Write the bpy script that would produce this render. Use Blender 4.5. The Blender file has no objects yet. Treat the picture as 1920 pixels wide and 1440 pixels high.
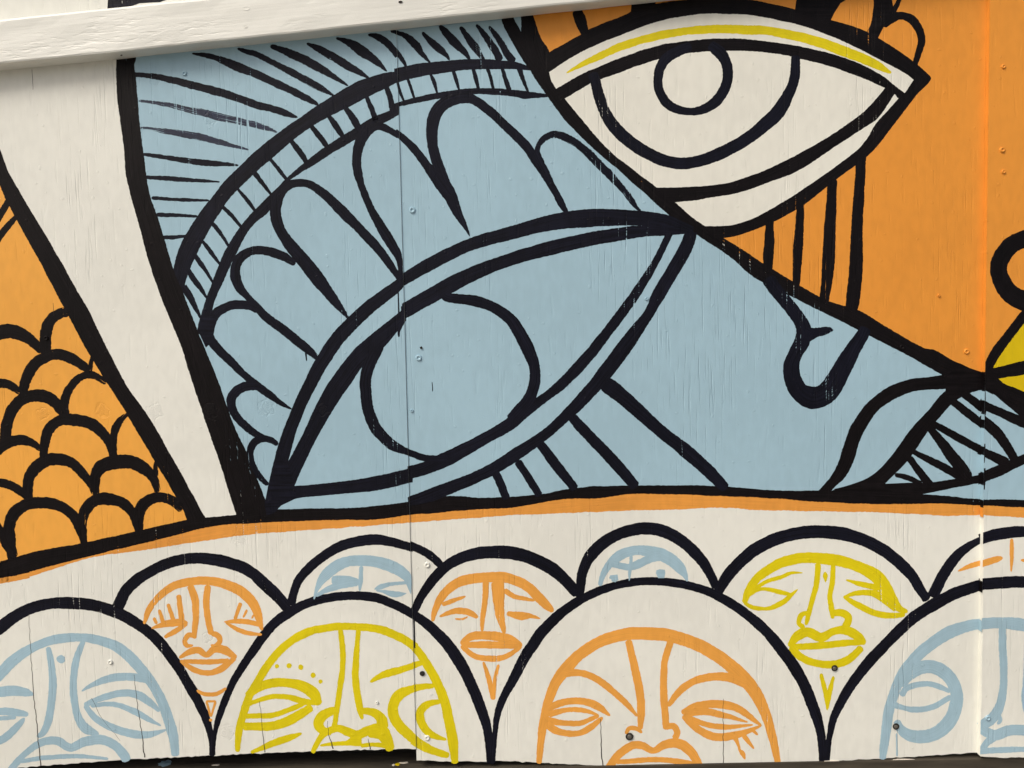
import bpy, bmesh, math, random
from mathutils import Vector, Matrix
from math import radians, sin, cos, sqrt, pi

sc = bpy.context.scene
COL = sc.collection

# ------------------------------------------------------------------ camera
W, H, F = 1920.0, 1440.0, 1500.0          # photograph size and focal length in its pixels
D = 1.655                                  # metres from lens to the plywood
PITCH, ROLL = radians(-3.3), radians(1.14)
_f = Vector((0, cos(PITCH), sin(PITCH)))
_r0 = Vector((1, 0, 0))
_u0 = _r0.cross(_f)
_r = _r0 * cos(ROLL) - _u0 * sin(ROLL)
_u = _u0 * cos(ROLL) + _r0 * sin(ROLL)


def ray(px, py):
    return (_f * F + _r * (px - W / 2) - _u * (py - H / 2)).normalized()


_d = ray(960, 1430)                        # this pixel is the foot of the plywood, z = 0
CAM = Vector((0, -D, -_d.z / _d.y * D))
cam_data = bpy.data.cameras.new("camera")
cam = bpy.data.objects.new("camera", cam_data)
COL.objects.link(cam)
cam_data.sensor_width = 36.0
cam_data.lens = 36.0 * F / W
cam_data.clip_start, cam_data.clip_end = 0.05, 2000
m = Matrix((_r, _u, -_f)).transposed().to_4x4()
m.translation = CAM
cam.matrix_world = m
sc.camera = cam

# ------------------------------------------------------------------ light
SUN_EL, SUN_AZ = radians(46), radians(-46)      # azimuth from the wall's normal, to the left
world = bpy.data.worlds.new("World")
sc.world = world
world.use_nodes = True
wn = world.node_tree
bg = wn.nodes["Background"]
sky = wn.nodes.new("ShaderNodeTexSky")
sky.sky_type = 'NISHITA'
sky.sun_disc = False
sky.sun_elevation = SUN_EL
sky.sun_rotation = radians(180) - SUN_AZ
sky.air_density, sky.dust_density, sky.ozone_density = 1.0, 6.0, 0.6
bg.inputs[1].default_value = 0.09
wn.links.new(sky.outputs[0], bg.inputs[0])
sun = bpy.data.objects.new("sun", bpy.data.lights.new("sun", 'SUN'))
COL.objects.link(sun)
sun.data.energy = 1.5
sun.data.angle = radians(25)
sun.data.color = (1.0, 0.96, 0.88)
sd = Vector((sin(SUN_AZ) * cos(SUN_EL), -cos(SUN_AZ) * cos(SUN_EL), sin(SUN_EL)))
sun.rotation_euler = sd.to_track_quat('Z', 'Y').to_euler()
sun.location = sd * 5
vs = sc.view_settings
vs.view_transform = 'Standard'
vs.look = 'None'
vs.exposure = 0.33
vs.gamma = 1.0
vs.use_curve_mapping = False

# ------------------------------------------------------------------ helpers
DEPTH = [0.0022, 0.0, 0.0120]             # how far each sheet stands proud


def P(px, py, depth=0.0):
    """where the sight line of a photo pixel meets the face of a sheet"""
    d = ray(px, py)
    t = (-depth - CAM.y) / d.y
    return CAM + d * t


def seam_fn(a, b, depth):
    A, B = P(*a, depth), P(*b, depth)
    return lambda z: A.x + (B.x - A.x) * (z - A.z) / (B.z - A.z)


seam1 = seam_fn((743.5, 60), (781, 1426), DEPTH[1])
seam2 = seam_fn((1850, 60), (1832.5, 1420), DEPTH[1])


def lin(c):
    return tuple(((v / 255) / 12.92 if v / 255 <= 0.04045 else ((v / 255 + 0.055) / 1.055) ** 2.4) for v in c)


def link(o, parent=None):
    COL.objects.link(o)
    if parent is not None:
        o.parent = parent
    return o


def tag(o, label=None, cat=None, group=None, kind=None):
    if label: o["label"] = label
    if cat: o["category"] = cat
    if group: o["group"] = group
    if kind: o["kind"] = kind
    return o


# ------------------------------------------------------------------ materials
KNOTS = [(194, 769, 13), (292, 771, 15), (395, 769, 14), (500, 765, 15), (605, 767, 11), (82, 775, 11),
         (330, 1020, 12), (450, 1007, 14), (427, 1372, 14), (397, 222, 13), (292, 152, 9), (390, 1195, 10)]


def N(nt, typ, **kw):
    n = nt.nodes.new(typ)
    for k, v in kw.items():
        if k[0] == 'i' and k[1:].isdigit():
            n.inputs[int(k[1:])].default_value = v
        else:
            setattr(n, k, v)
    return n


def mathn(nt, op, a, b=None, c=None, clamp=False):
    n = nt.nodes.new("ShaderNodeMath")
    n.operation = op
    n.use_clamp = clamp
    for i, v in enumerate((a, b, c)):
        if v is None: continue
        if isinstance(v, (int, float)): n.inputs[i].default_value = v
        else: nt.links.new(v, n.inputs[i])
    return n.outputs[0]


def smooth(nt, v, lo, hi, a=0.0, b=1.0):
    n = N(nt, "ShaderNodeMapRange", interpolation_type='SMOOTHSTEP')
    nt.links.new(v, n.inputs[0])
    for i, x in zip((1, 2, 3, 4), (lo, hi, a, b)): n.inputs[i].default_value = x
    return n.outputs[0]


def noise(nt, vec, scale, detail=2, rough=0.5, mapscale=None, loc=None, flat=False):
    if mapscale is not None:
        mp = N(nt, "ShaderNodeMapping")
        mp.inputs[3].default_value = mapscale
        if loc: mp.inputs[1].default_value = loc
        nt.links.new(vec, mp.inputs[0])
        vec = mp.outputs[0]
    n = N(nt, "ShaderNodeTexNoise", noise_dimensions='2D' if flat else '3D')
    nt.links.new(vec, n.inputs["Vector"])
    n.inputs["Scale"].default_value = scale
    n.inputs["Detail"].default_value = detail
    n.inputs["Roughness"].default_value = rough
    return n.outputs[0]


def make_relief():
    """plywood face relief under every coat of paint: grain, roller stipple, knots"""
    g = bpy.data.node_groups.new("plywood_relief", 'ShaderNodeTree')
    g.interface.new_socket("Height", in_out='OUTPUT', socket_type='NodeSocketFloat')
    g.interface.new_socket("Groove", in_out='OUTPUT', socket_type='NodeSocketFloat')
    g.interface.new_socket("Tone", in_out='OUTPUT', socket_type='NodeSocketFloat')
    out = g.nodes.new("NodeGroupOutput")
    sep = N(g, "ShaderNodeSeparateXYZ")
    g.links.new(g.nodes.new("ShaderNodeNewGeometry").outputs["Position"], sep.inputs[0])
    cmb = N(g, "ShaderNodeCombineXYZ")
    g.links.new(sep.outputs[0], cmb.inputs[0])
    g.links.new(sep.outputs[2], cmb.inputs[1])
    pos = cmb.outputs[0]
    nz = lambda *a, **k: noise(g, pos, *a, flat=True, **k)
    gr = nz(1.0, 2, 0.55, (210, 7, 1))
    gr2 = nz(1.0, 1, 0.5, (90, 14, 1), (3, 5, 0))
    patch = smooth(g, nz(1.0, 1, 0.5, (6.5, 1.6, 1)), 0.50, 0.70)
    groove = mathn(g, 'MULTIPLY', smooth(g, gr, 0.60, 0.74), mathn(g, 'ADD', mathn(g, 'MULTIPLY', patch, 1.1), 0.06))
    groove2 = mathn(g, 'MULTIPLY', smooth(g, gr2, 0.68, 0.78), 0.35)
    stip = nz(480, 1, 0.6)
    lump = nz(1.0, 1, 0.5, (60, 30, 1))
    spk = smooth(g, nz(95, 0, 0.5), 0.84, 0.90)
    h = mathn(g, 'MULTIPLY', stip, 0.13)
    h = mathn(g, 'MULTIPLY_ADD', lump, 0.22, h)
    h = mathn(g, 'MULTIPLY_ADD', groove, -1.0, h)
    h = mathn(g, 'MULTIPLY_ADD', groove2, -0.7, h)
    h = mathn(g, 'MULTIPLY_ADD', spk, 0.55, h)
    wob = mathn(g, 'MULTIPLY_ADD', nz(110, 2), 1.1, -0.55)
    inner = smooth(g, stip, 0.45, 0.6)
    ksum = None
    for kx, ky, kr in KNOTS:
        c = P(kx, ky)
        r = kr / 906.0
        dv = N(g, "ShaderNodeVectorMath", operation='DISTANCE')
        g.links.new(pos, dv.inputs[0])
        dv.inputs[1].default_value = (c.x, c.z, 0)
        dd = mathn(g, 'MULTIPLY', dv.outputs["Value"], 1 / r)
        ksum = dd if ksum is None else mathn(g, 'MINIMUM', ksum, dd)
    dd = mathn(g, 'ADD', ksum, wob)
    ring = mathn(g, 'SUBTRACT', 1.0, mathn(g, 'MULTIPLY', mathn(g, 'ABSOLUTE', mathn(g, 'SUBTRACT', dd, 0.95)), 5.0), clamp=True)
    core = mathn(g, 'MULTIPLY', mathn(g, 'LESS_THAN', dd, 0.72), inner)
    h = mathn(g, 'MULTIPLY_ADD', ring, -0.55, h)
    h = mathn(g, 'MULTIPLY_ADD', core, -0.9, h)
    g.links.new(h, out.inputs[0])
    g.links.new(mathn(g, 'MAXIMUM', groove, groove2), out.inputs[1])
    g.links.new(mathn(g, 'ADD', mathn(g, 'MULTIPLY', nz(3.5, 2), 0.6), mathn(g, 'MULTIPLY', lump, 0.4)), out.inputs[2])
    return g


RELIEF = make_relief()


def paint(name, srgb, rough=0.5, brushy=True, bump=0.55, var=0.10, scale=1.0, streak=0.05, spec=0.3):
    mt = bpy.data.materials.new(name)
    mt.use_nodes = True
    nt = mt.node_tree
    bs = nt.nodes["Principled BSDF"]
    outn = nt.nodes["Material Output"]
    rel = N(nt, "ShaderNodeGroup", node_tree=RELIEF)
    col = tuple(v * scale for v in lin(srgb))
    k = smooth(nt, rel.outputs[2], 0.3, 0.7, 1 - var, 1 + var * 0.6)
    mix = N(nt, "ShaderNodeVectorMath", operation='SCALE')
    mix.inputs[0].default_value = col
    nt.links.new(k, mix.inputs[3])
    nt.links.new(mix.outputs[0], bs.inputs["Base Color"])
    bs.inputs["Roughness"].default_value = rough
    bs.inputs["Specular IOR Level"].default_value = spec
    b = N(nt, "ShaderNodeBump")
    b.inputs["Strength"].default_value = bump
    b.inputs["Distance"].default_value = 0.0019
    height = rel.outputs[0]
    if brushy:
        uv = N(nt, "ShaderNodeAttribute", attribute_name="stroke_uv").outputs["Vector"]
        dry = N(nt, "ShaderNodeAttribute", attribute_name="dry").outputs["Fac"]
        bri = noise(nt, uv, 1.0, 2, 0.6, (7, 800, 1), flat=True)
        bri2 = noise(nt, uv, 1.0, 1, 0.5, (16, 420, 1), flat=True)
        st = mathn(nt, 'ADD', mathn(nt, 'MULTIPLY', bri, 0.65), mathn(nt, 'MULTIPLY', bri2, 0.35))
        # thin, bristly paint where the brush ran dry, and bare specks in deep grain
        lo = mathn(nt, 'SUBTRACT', st, mathn(nt, 'MULTIPLY_ADD', dry, 0.62, 0.09))
        lo = mathn(nt, 'SUBTRACT', lo, mathn(nt, 'MULTIPLY', rel.outputs[1], 0.30))
        a = smooth(nt, lo, -0.05, 0.06)
        tr = N(nt, "ShaderNodeBsdfTransparent")
        mx = N(nt, "ShaderNodeMixShader")
        nt.links.new(a, mx.inputs[0])
        nt.links.new(tr.outputs[0], mx.inputs[1])
        nt.links.new(bs.outputs[0], mx.inputs[2])
        nt.links.new(mx.outputs[0], outn.inputs[0])
        height = mathn(nt, 'MULTIPLY_ADD', bri, 0.25, height)
        k2 = mathn(nt, 'MULTIPLY', k, smooth(nt, bri, 0.25, 0.75, 1 - streak, 1 + streak * 1.6))
        nt.links.new(k2, mix.inputs[3])
    nt.links.new(height, b.inputs["Height"])
    nt.links.new(b.outputs[0], bs.inputs["Normal"])
    return mt


M = {
    'cream': paint("cream_paint", (229, 230, 222), 0.5, False, 0.42, 0.05),
    'cream_b': paint("cream_brushed_paint", (229, 229, 219), 0.5, False, 0.42, 0.05),
    'blue': paint("pale_blue_paint", (160, 192, 208), 0.45, False, 0.42, 0.05),
    'orange_l': paint("amber_paint", (236, 168, 72), 0.5, False, 0.42, 0.06),
    'orange_r': paint("orange_paint", (226, 149, 58), 0.5, False, 0.42, 0.06),
    'yellow_f': paint("yellow_field_paint", (212, 184, 8), 0.5, False, 0.5, 0.06),
    'band': paint("orange_band_paint", (224, 152, 66), 0.5, True, 0.5, 0.08),
    'navy': paint("navy_black_paint", (15, 16, 27), 0.45, True, 0.5, 0.25, streak=0.5, spec=0.14),
    'black': paint("brown_black_paint", (16, 13, 15), 0.47, True, 0.5, 0.25, streak=0.4, spec=0.12),
    'thin': paint("thinned_navy_paint", (36, 42, 62), 0.45, True, 0.5, 0.3, streak=0.4),
    'sky': paint("face_blue_paint", (158, 188, 203), 0.48, True, 0.5, 0.07),
    'face_or': paint("face_orange_paint", (229, 161, 72), 0.48, True, 0.5, 0.07),
    'yellow': paint("yellow_paint", (216, 199, 10), 0.48, True, 0.5, 0.08),
}


def simple(name, srgb, rough=0.6, var=0.2, sc_=40.0, mapscale=None, bump=0.3, dist=0.002, metal=0.0):
    mt = bpy.data.materials.new(name)
    mt.use_nodes = True
    nt = mt.node_tree
    bs = nt.nodes["Principled BSDF"]
    co = nt.nodes.new("ShaderNodeTexCoord").outputs["Object"]
    n = noise(nt, co, sc_, 4, 0.6, mapscale)
    mix = N(nt, "ShaderNodeVectorMath", operation='SCALE')
    mix.inputs[0].default_value = lin(srgb)
    nt.links.new(smooth(nt, n, 0.25, 0.75, 1 - var, 1 + var), mix.inputs[3])
    nt.links.new(mix.outputs[0], bs.inputs["Base Color"])
    bs.inputs["Roughness"].default_value = rough
    bs.inputs["Metallic"].default_value = metal
    b = N(nt, "ShaderNodeBump")
    b.inputs["Strength"].default_value = bump
    b.inputs["Distance"].default_value = dist
    nt.links.new(n, b.inputs["Height"])
    nt.links.new(b.outputs[0], bs.inputs["Normal"])
    return mt


M['plate'] = simple("weathered_timber", (60, 54, 44), 0.85, 0.5, 1.0, (6, 60, 60), 0.6)
M['dark'] = simple("dark_backing", (30, 26, 22), 0.9, 0.3)
M['crack'] = simple("crack_shadowed_wood", (46, 38, 32), 0.9, 0.3)
M['hole'] = simple("bare_hole_wood", (40, 36, 32), 0.9, 0.4, 900)
M['steel'] = simple("dull_steel", (120, 116, 108), 0.5, 0.3, 700, None, 0.3, 0.0005, 0.6)
M['ground'] = simple("grey_concrete_ground", (128, 124, 116), 0.9, 0.25, 6.0, None, 0.5, 0.01)
M['spill'] = simple("spilled_cream_paint", (216, 208, 194), 0.5, 0.08)


def rail_mat():
    mt = bpy.data.materials.new("cream_rail_paint")
    mt.use_nodes = True
    nt = mt.node_tree
    bs = nt.nodes["Principled BSDF"]
    co = nt.nodes.new("ShaderNodeTexCoord").outputs["Object"]
    a = noise(nt, co, 1.0, 3, 0.55, (9, 160, 160))
    b_ = noise(nt, co, 1.0, 3, 0.6, (26, 110, 110), (4, 1, 2))
    patch = smooth(nt, noise(nt, co, 1.0, 2, 0.5, (7, 20, 20)), 0.42, 0.6)
    h = mathn(nt, 'MULTIPLY', smooth(nt, b_, 0.45, 0.80), patch)
    h = mathn(nt, 'MULTIPLY_ADD', a, 0.5, mathn(nt, 'MULTIPLY', h, -1.0))
    h = mathn(nt, 'MULTIPLY_ADD', noise(nt, co, 500, 2), 0.15, h)
    mix = N(nt, "ShaderNodeVectorMath", operation='SCALE')
    mix.inputs[0].default_value = lin((229, 230, 223))
    nt.links.new(smooth(nt, noise(nt, co, 6, 3), 0.3, 0.7, 0.95, 1.03), mix.inputs[3])
    nt.links.new(mix.outputs[0], bs.inputs["Base Color"])
    bs.inputs["Roughness"].default_value = 0.45
    bp = N(nt, "ShaderNodeBump")
    bp.inputs["Strength"].default_value = 0.32
    bp.inputs["Distance"].default_value = 0.0025
    nt.links.new(h, bp.inputs["Height"])
    nt.links.new(bp.outputs[0], bs.inputs["Normal"])
    return mt


M['rail'] = rail_mat()

# ------------------------------------------------------------------ setting
gm = bpy.data.meshes.new("ground")
gm.from_pydata([(-60, -60, -0.13), (60, -60, -0.13), (60, 60, -0.13), (-60, 60, -0.13)], [], [(0, 1, 2, 3)])
gm.materials.append(M['ground'])
ground = link(bpy.data.objects.new("ground", gm))
tag(ground, "flat grey concrete ground in front of the painted wall", "ground", kind="structure")

wall = link(bpy.data.objects.new("mural_hoarding", None))
wall.empty_display_size = 0.2
tag(wall, "plywood hoarding covered in a mural of big eyes and small faces", "hoarding")


def mesh_obj(name, bm, mat, parent):
    me = bpy.data.meshes.new(name)
    bm.to_mesh(me)
    bm.free()
    me.materials.append(mat)
    return link(bpy.data.objects.new(name, me), parent)


def box(name, lo, hi, mat, parent, bevel=0.0, mw=None):
    bm = bmesh.new()
    bmesh.ops.create_cube(bm, size=1)
    for v in bm.verts:
        v.co = Vector(((lo[i] + hi[i]) / 2 + v.co[i] * (hi[i] - lo[i]) for i in range(3)))
    if bevel:
        bmesh.ops.bevel(bm, geom=list(bm.edges), offset=bevel, segments=3, affect='EDGES', profile=0.6)
    o = mesh_obj(name, bm, mat, parent)
    if mw is not None: o.matrix_world = mw
    return o


# --- plywood sheets
rng = random.Random(7)
ZTOP = 2.25
BOT = [
    [(-380, 1452), (0, 1441), (25, 1440), (120, 1433), (240, 1424), (350, 1419), (480, 1413), (600, 1408), (779, 1404)],
    [(781, 1426), (860, 1428), (960, 1427), (1040, 1432), (1130, 1436), (1300, 1437), (1435, 1436), (1540, 1428), (1655, 1423), (1760, 1416), (1834, 1411)],
    [(1838, 1419), (1880, 1421), (1930, 1420), (2300, 1414)],
    [(-1500, 1486), (-900, 1468), (-400, 1452)],
]
XL, XR = -2.5395, seam2(0) + 1.2195       # ends of the run of sheets


def make_sheet(i):
    dpt = DEPTH[i] if i < 3 else DEPTH[0]
    if i == 3:
        xl = lambda z: XL
        xr = lambda z: -1.3207
    elif i == 0:
        xl = lambda z: -1.3205
        xr = lambda z: seam1(z) - 0.0001
    elif i == 1:
        xl = lambda z: seam1(z) + 0.0001
        xr = lambda z: seam2(z) + 0.012
    else:
        xl = lambda z: seam2(z)
        xr = lambda z: XR + 0.0005
    bot = [P(x, y, dpt) for x, y in BOT[i]]
    pts = []
    z0 = bot[0].z
    x0, x1 = xl(z0), xr(bot[-1].z)
    n = 150
    for k in range(n + 1):
        x = x0 + (x1 - x0) * k / n
        z = bot[-1].z
        for a, b in zip(bot, bot[1:]):
            if x <= b.x:
                t = max(0, min(1, (x - a.x) / (b.x - a.x)))
                z = a.z + (b.z - a.z) * t
                break
        pts.append((x, z + rng.gauss(0, 0.0006) - (abs(rng.gauss(0, 0.0016)) if rng.random() < 0.12 else 0)))
    # the side edges wander by a fraction of a millimetre
    side = []
    ns = 60
    for k in range(1, ns + 1):
        z = pts[-1][1] + (ZTOP - pts[-1][1]) * k / ns
        side.append((xr(z) + (rng.gauss(0, 0.00012) if k < ns else 0), z))
    side2 = []
    for k in range(ns, 0, -1):
        z = pts[0][1] + (ZTOP - pts[0][1]) * k / ns
        side2.append((xl(z) + (rng.gauss(0, 0.00012 if i < 2 else 0.0004) if k < ns else 0), z))
    ring = pts + side + side2
    bm = bmesh.new()
    vs_ = [bm.verts.new((x, -dpt, z)) for x, z in ring]
    f = bm.faces.new(vs_)
    if f.normal.y > 0 or True:
        f.normal_update()
        if f.normal.y > 0: f.normal_flip()
    th = 0.0125
    ext = bmesh.ops.extrude_face_region(bm, geom=[f])
    for v in [g for g in ext['geom'] if isinstance(g, bmesh.types.BMVert)]:
        v.co.y += th
    bmesh.ops.recalc_face_normals(bm, faces=bm.faces)
    front = [fc for fc in bm.faces if len(fc.verts) > 20 and fc.calc_center_median().y < -dpt + 1e-4]
    ed = [e for fc in front for e in fc.edges]
    bmesh.ops.bevel(bm, geom=ed, offset=0.0004, segments=2, affect='EDGES')
    o = mesh_obj("plywood_sheet", bm, M['cream'], wall)
    return o


SHEETS = [make_sheet(i) for i in range(4)]
tag(SHEETS[2], "plywood sheet that stands proud of its neighbours")
box("added_sky_block_board", (-2.6, 0.075, -0.129), (2.2, 0.09, 2.2), M['dark'], wall)  # dark board added behind the sheets to keep sky out of the gap
box("bottom_plate", (-2.6, -0.003, -0.1295), (2.2, 0.075, -0.0098), M['plate'], wall, 0.003)

# ------------------------------------------------------------------ paint strokes
def catmull(pts, step=2.6):
    if len(pts) == 2:
        dense = []
        for k in range(21):
            t = k / 20
            dense.append([a + (b - a) * t for a, b in zip(pts[0], pts[1])])
    else:
        dense = []
        P_ = [pts[0]] + list(pts) + [pts[-1]]
        for i in range(1, len(P_) - 2):
            p0, p1, p2, p3 = P_[i - 1], P_[i], P_[i + 1], P_[i + 2]
            seg = max(4, int(math.hypot(p2[0] - p1[0], p2[1] - p1[1]) / 1.3))
            for k in range(seg):
                t = k / seg
                q = []
                for a, b, c, d in zip(p0, p1, p2, p3):
                    m1, m2 = (c - a) * 0.5, (d - b) * 0.5
                    t2, t3 = t * t, t * t * t
                    q.append((2 * t3 - 3 * t2 + 1) * b + (t3 - 2 * t2 + t) * m1 + (-2 * t3 + 3 * t2) * c + (t3 - t2) * m2)
                dense.append(q)
        dense.append(list(pts[-1]))
    return resample(dense, step=step)


def resample(dense, step=None, n=None):
    L = [0.0]
    for a, b in zip(dense, dense[1:]):
        L.append(L[-1] + math.hypot(b[0] - a[0], b[1] - a[1]))
    tot = L[-1]
    if n is None: n = max(3, int(tot / step))
    out = []
    j = 0
    for k in range(n + 1):
        s = tot * k / n
        while j < len(L) - 2 and L[j + 1] < s: j += 1
        t = 0 if L[j + 1] == L[j] else (s - L[j]) / (L[j + 1] - L[j])
        out.append([a + (b - a) * t for a, b in zip(dense[j], dense[j + 1])])
    return out


class Wob:
    """smooth 1-D noise along an edge of a stroke"""
    def __init__(self, seed):
        r = random.Random(seed)
        self.v = [r.uniform(-1, 1) for _ in range(512)]

    def __call__(self, x):
        i = math.floor(x)
        t = x - i
        t = t * t * (3 - 2 * t)
        return self.v[i % 512] * (1 - t) + self.v[(i + 1) % 512] * t


_seed = [0]
WPP = 1 / 906.0


def clip_poly(poly, fn, keep_less):
    """clip a polygon of (Vector, attrs) by the seam x = fn(z)"""
    out = []
    n = len(poly)
    side = [((p[0].x - fn(p[0].z)) if keep_less else (fn(p[0].z) - p[0].x)) for p in poly]
    for i in range(n):
        a, b = poly[i], poly[(i + 1) % n]
        sa, sb = side[i], side[(i + 1) % n]
        if sa <= 0: out.append(a)
        if (sa < 0 < sb) or (sb < 0 < sa):
            t = sa / (sa - sb)
            out.append((a[0].lerp(b[0], t), tuple(x + (y - x) * t for x, y in zip(a[1], b[1]))))
    return out


def build(name, polys, mat, parent):
    """polys: lists of (px, py, (u, v, dry), order); laid on whichever sheets they fall on"""
    lay = next_layer(polys)
    verts, faces, att, idx = [], [], [], {}
    for s in range(3):
        off = DEPTH[s] + 0.00012 + lay * 3e-6
        for poly in polys:
            xs = [p[0] for p in poly]
            if s == 0 and min(xs) > 800: continue
            if s == 1 and (max(xs) < 720 or min(xs) > 1880): continue
            if s == 2 and max(xs) < 1810: continue
            q = [(P(p[0], p[1], off) + Vector((0, -p[3] * 1.2e-8, 0)), p[2]) for p in poly]
            if s == 0: q = clip_poly(q, lambda z: seam1(z) + 0.0001, True)
            if s == 1:
                q = clip_poly(q, lambda z: seam1(z) + 0.0004, False)
                if len(q) > 2: q = clip_poly(q, lambda z: seam2(z) + 0.004, True)
            if s == 2: q = clip_poly(q, lambda z: seam2(z) - 0.0012, False)
            if len(q) > 2 and min(v.x for v, _ in q) < XL + .001: q = clip_poly(q, lambda z: XL + .001, False)
            if len(q) > 2 and max(v.x for v, _ in q) > XR - .001: q = clip_poly(q, lambda z: XR - .001, True)
            if len(q) < 3: continue
            f = []
            for v, a in q:
                key = (s, round(v.x, 6), round(v.z, 6), round(v.y, 8))
                if key not in idx:
                    idx[key] = len(verts)
                    verts.append(v)
                    att.append(a)
                if idx[key] not in f: f.append(idx[key])
            if len(f) > 2: faces.append(f)
    me = bpy.data.meshes.new(name)
    me.from_pydata(verts, [], faces)
    me.materials.append(mat)
    me.attributes.new("stroke_uv", 'FLOAT_VECTOR', 'POINT')
    me.attributes.new("dry", 'FLOAT', 'POINT')
    me.attributes["stroke_uv"].data.foreach_set("vector", [c for a in att for c in (a[0], a[1], 0.0)])
    me.attributes["dry"].data.foreach_set("value", [a[2] for a in att])
    # all faces look out of the wall
    bm = bmesh.new()
    bm.from_mesh(me)
    for f in bm.faces:
        f.normal_update()
        if f.normal.y > 0: f.normal_flip()
    bm.to_mesh(me)
    bm.free()
    return link(bpy.data.objects.new(name, me), parent)


_boxes = []


def next_layer(polys):
    """painter's order: a coat lies a few microns above the coats it overlaps"""
    xs = [p[0] for q in polys for p in q]
    ys = [p[1] for q in polys for p in q]
    bb = (min(xs), min(ys), max(xs), max(ys))
    lay = 1 + max([l for (x0, y0, x1, y1), l in _boxes if x0 < bb[2] and x1 > bb[0] and y0 < bb[3] and y1 > bb[1]] or [0])
    _boxes.append((bb, lay))
    return lay


def ribbon(left, right, seed, dry, rag, fade=(0, 0)):
    n = len(left)
    polys = []
    wl, wr, wl2, wr2 = Wob(seed), Wob(seed + 7777), Wob(seed + 333), Wob(seed + 999)
    s = 0.0
    rows = []
    rr = random.Random(seed)
    u0 = rr.uniform(0, 50)
    v0 = rr.uniform(0, 9)
    for i in range(n):
        if i: s += math.hypot((left[i][0] + right[i][0] - left[i - 1][0] - right[i - 1][0]) / 2,
                              (left[i][1] + right[i][1] - left[i - 1][1] - right[i - 1][1]) / 2)
        rows.append(s)
    tot = rows[-1] or 1
    pl = []
    for i in range(n):
        s = rows[i]
        lx, ly = left[i][:2]
        rx, ry = right[i][:2]
        w = math.hypot(rx - lx, ry - ly)
        dx, dy = ((rx - lx) / w, (ry - ly) / w) if w > 1e-6 else (0, 0)
        amp = min(1.0, w / 8) * rag
        ol = amp * (0.6 * wl(s / 22) + 0.5 * wl2(s / 3.2))
        orr = amp * (0.6 * wr(s / 22) + 0.5 * wr2(s / 3.2))
        L = (lx + dx * ol, ly + dy * ol)
        R = (rx + dx * orr, ry + dy * orr)
        dd = dry
        if fade[0] and s < fade[0]: dd += (1 - s / fade[0]) * 0.35
        if fade[1] and tot - s < fade[1]: dd += (1 - (tot - s) / fade[1]) * 0.35
        vw = w * WPP
        u = u0 + s * WPP
        a = lambda t, e: (u, v0 + vw * t, dd + e)
        e = 0.04 + dry * 0.7
        inset = min(0.2, 1.6 / max(w, 3))
        mid1 = (L[0] + (R[0] - L[0]) * inset, L[1] + (R[1] - L[1]) * inset)
        mid2 = (R[0] + (L[0] - R[0]) * inset, R[1] + (L[1] - R[1]) * inset)
        pl.append(((L, a(0, e)), (mid1, a(inset, 0)), (mid2, a(1 - inset, 0)), (R, a(1, e))))
    for i in range(n - 1):
        for c in range(3):
            q = [pl[i][c], pl[i][c + 1], pl[i + 1][c + 1], pl[i + 1][c]]
            polys.append([(p[0][0], p[0][1], p[1], i) for p in q])
    return polys


def near_seam(q):
    return abs(q[0] - (743.5 + 0.0275 * (q[1] - 60))) < 9 or abs(q[0] - (1846 - 0.0129 * (q[1] - 360))) < 11


def push_ends(pts, d=6.0):
    """a stroke that stops at a joint is carried a little over it"""
    pts = [tuple(p) for p in pts]
    for a, b in ((0, 1), (-1, -2)):
        if near_seam(pts[a]):
            dx, dy = pts[a][0] - pts[b][0], pts[a][1] - pts[b][1]
            l = math.hypot(dx, dy) or 1
            pts[a] = (pts[a][0] + dx / l * d, pts[a][1] + dy / l * d) + pts[a][2:]
    return pts


def S(parent, name, mat, pts, dry=0.06, rag=1.0, fade=(0, 0), base=10, cap=True, label=None):
    """a brush stroke: centre line points (x, y, width) in photo pixels"""
    _seed[0] += 1
    c = catmull(push_ends(pts))
    n = len(c)
    left, right = [], []
    L = [0.0]
    for a, b in zip(c, c[1:]): L.append(L[-1] + math.hypot(b[0] - a[0], b[1] - a[1]))
    for i in range(n):
        a, b = c[max(0, i - 1)], c[min(n - 1, i + 1)]
        tx, ty = b[0] - a[0], b[1] - a[1]
        l = math.hypot(tx, ty) or 1
        nx, ny = -ty / l, tx / l
        w = max(0.6, c[i][2])
        if cap:
            for e, q in ((L[i], c[0]), (L[-1] - L[i], c[-1])):
                if near_seam(q): continue
                k = 0.22 * w
                if e < k: w *= 0.45 + 0.55 * sqrt(max(0.0, 1 - (1 - e / k) ** 2))
        left.append((c[i][0] + nx * w / 2, c[i][1] + ny * w / 2))
        right.append((c[i][0] - nx * w / 2, c[i][1] - ny * w / 2))
    o = build(name, ribbon(left, right, _seed[0] * 13, dry, rag, fade), M[mat], parent)
    if label: o["label"] = label
    return o


def B(parent, name, mat, ea, eb, dry=0.04, rag=0.9, base=10, label=None, smoothed=True, fade=(0, 0)):
    """a painted band between two traced edges"""
    _seed[0] += 1
    a, b = catmull(push_ends(ea, 4), 2.0), catmull(push_ends(eb, 4), 2.0)
    n = max(len(a), len(b))
    a, b = resample(a, n=n), resample(b, n=n)
    o = build(name, ribbon(a, b, _seed[0] * 13, dry, rag, fade), M[mat], parent)
    if label: o["label"] = label
    return o


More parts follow.
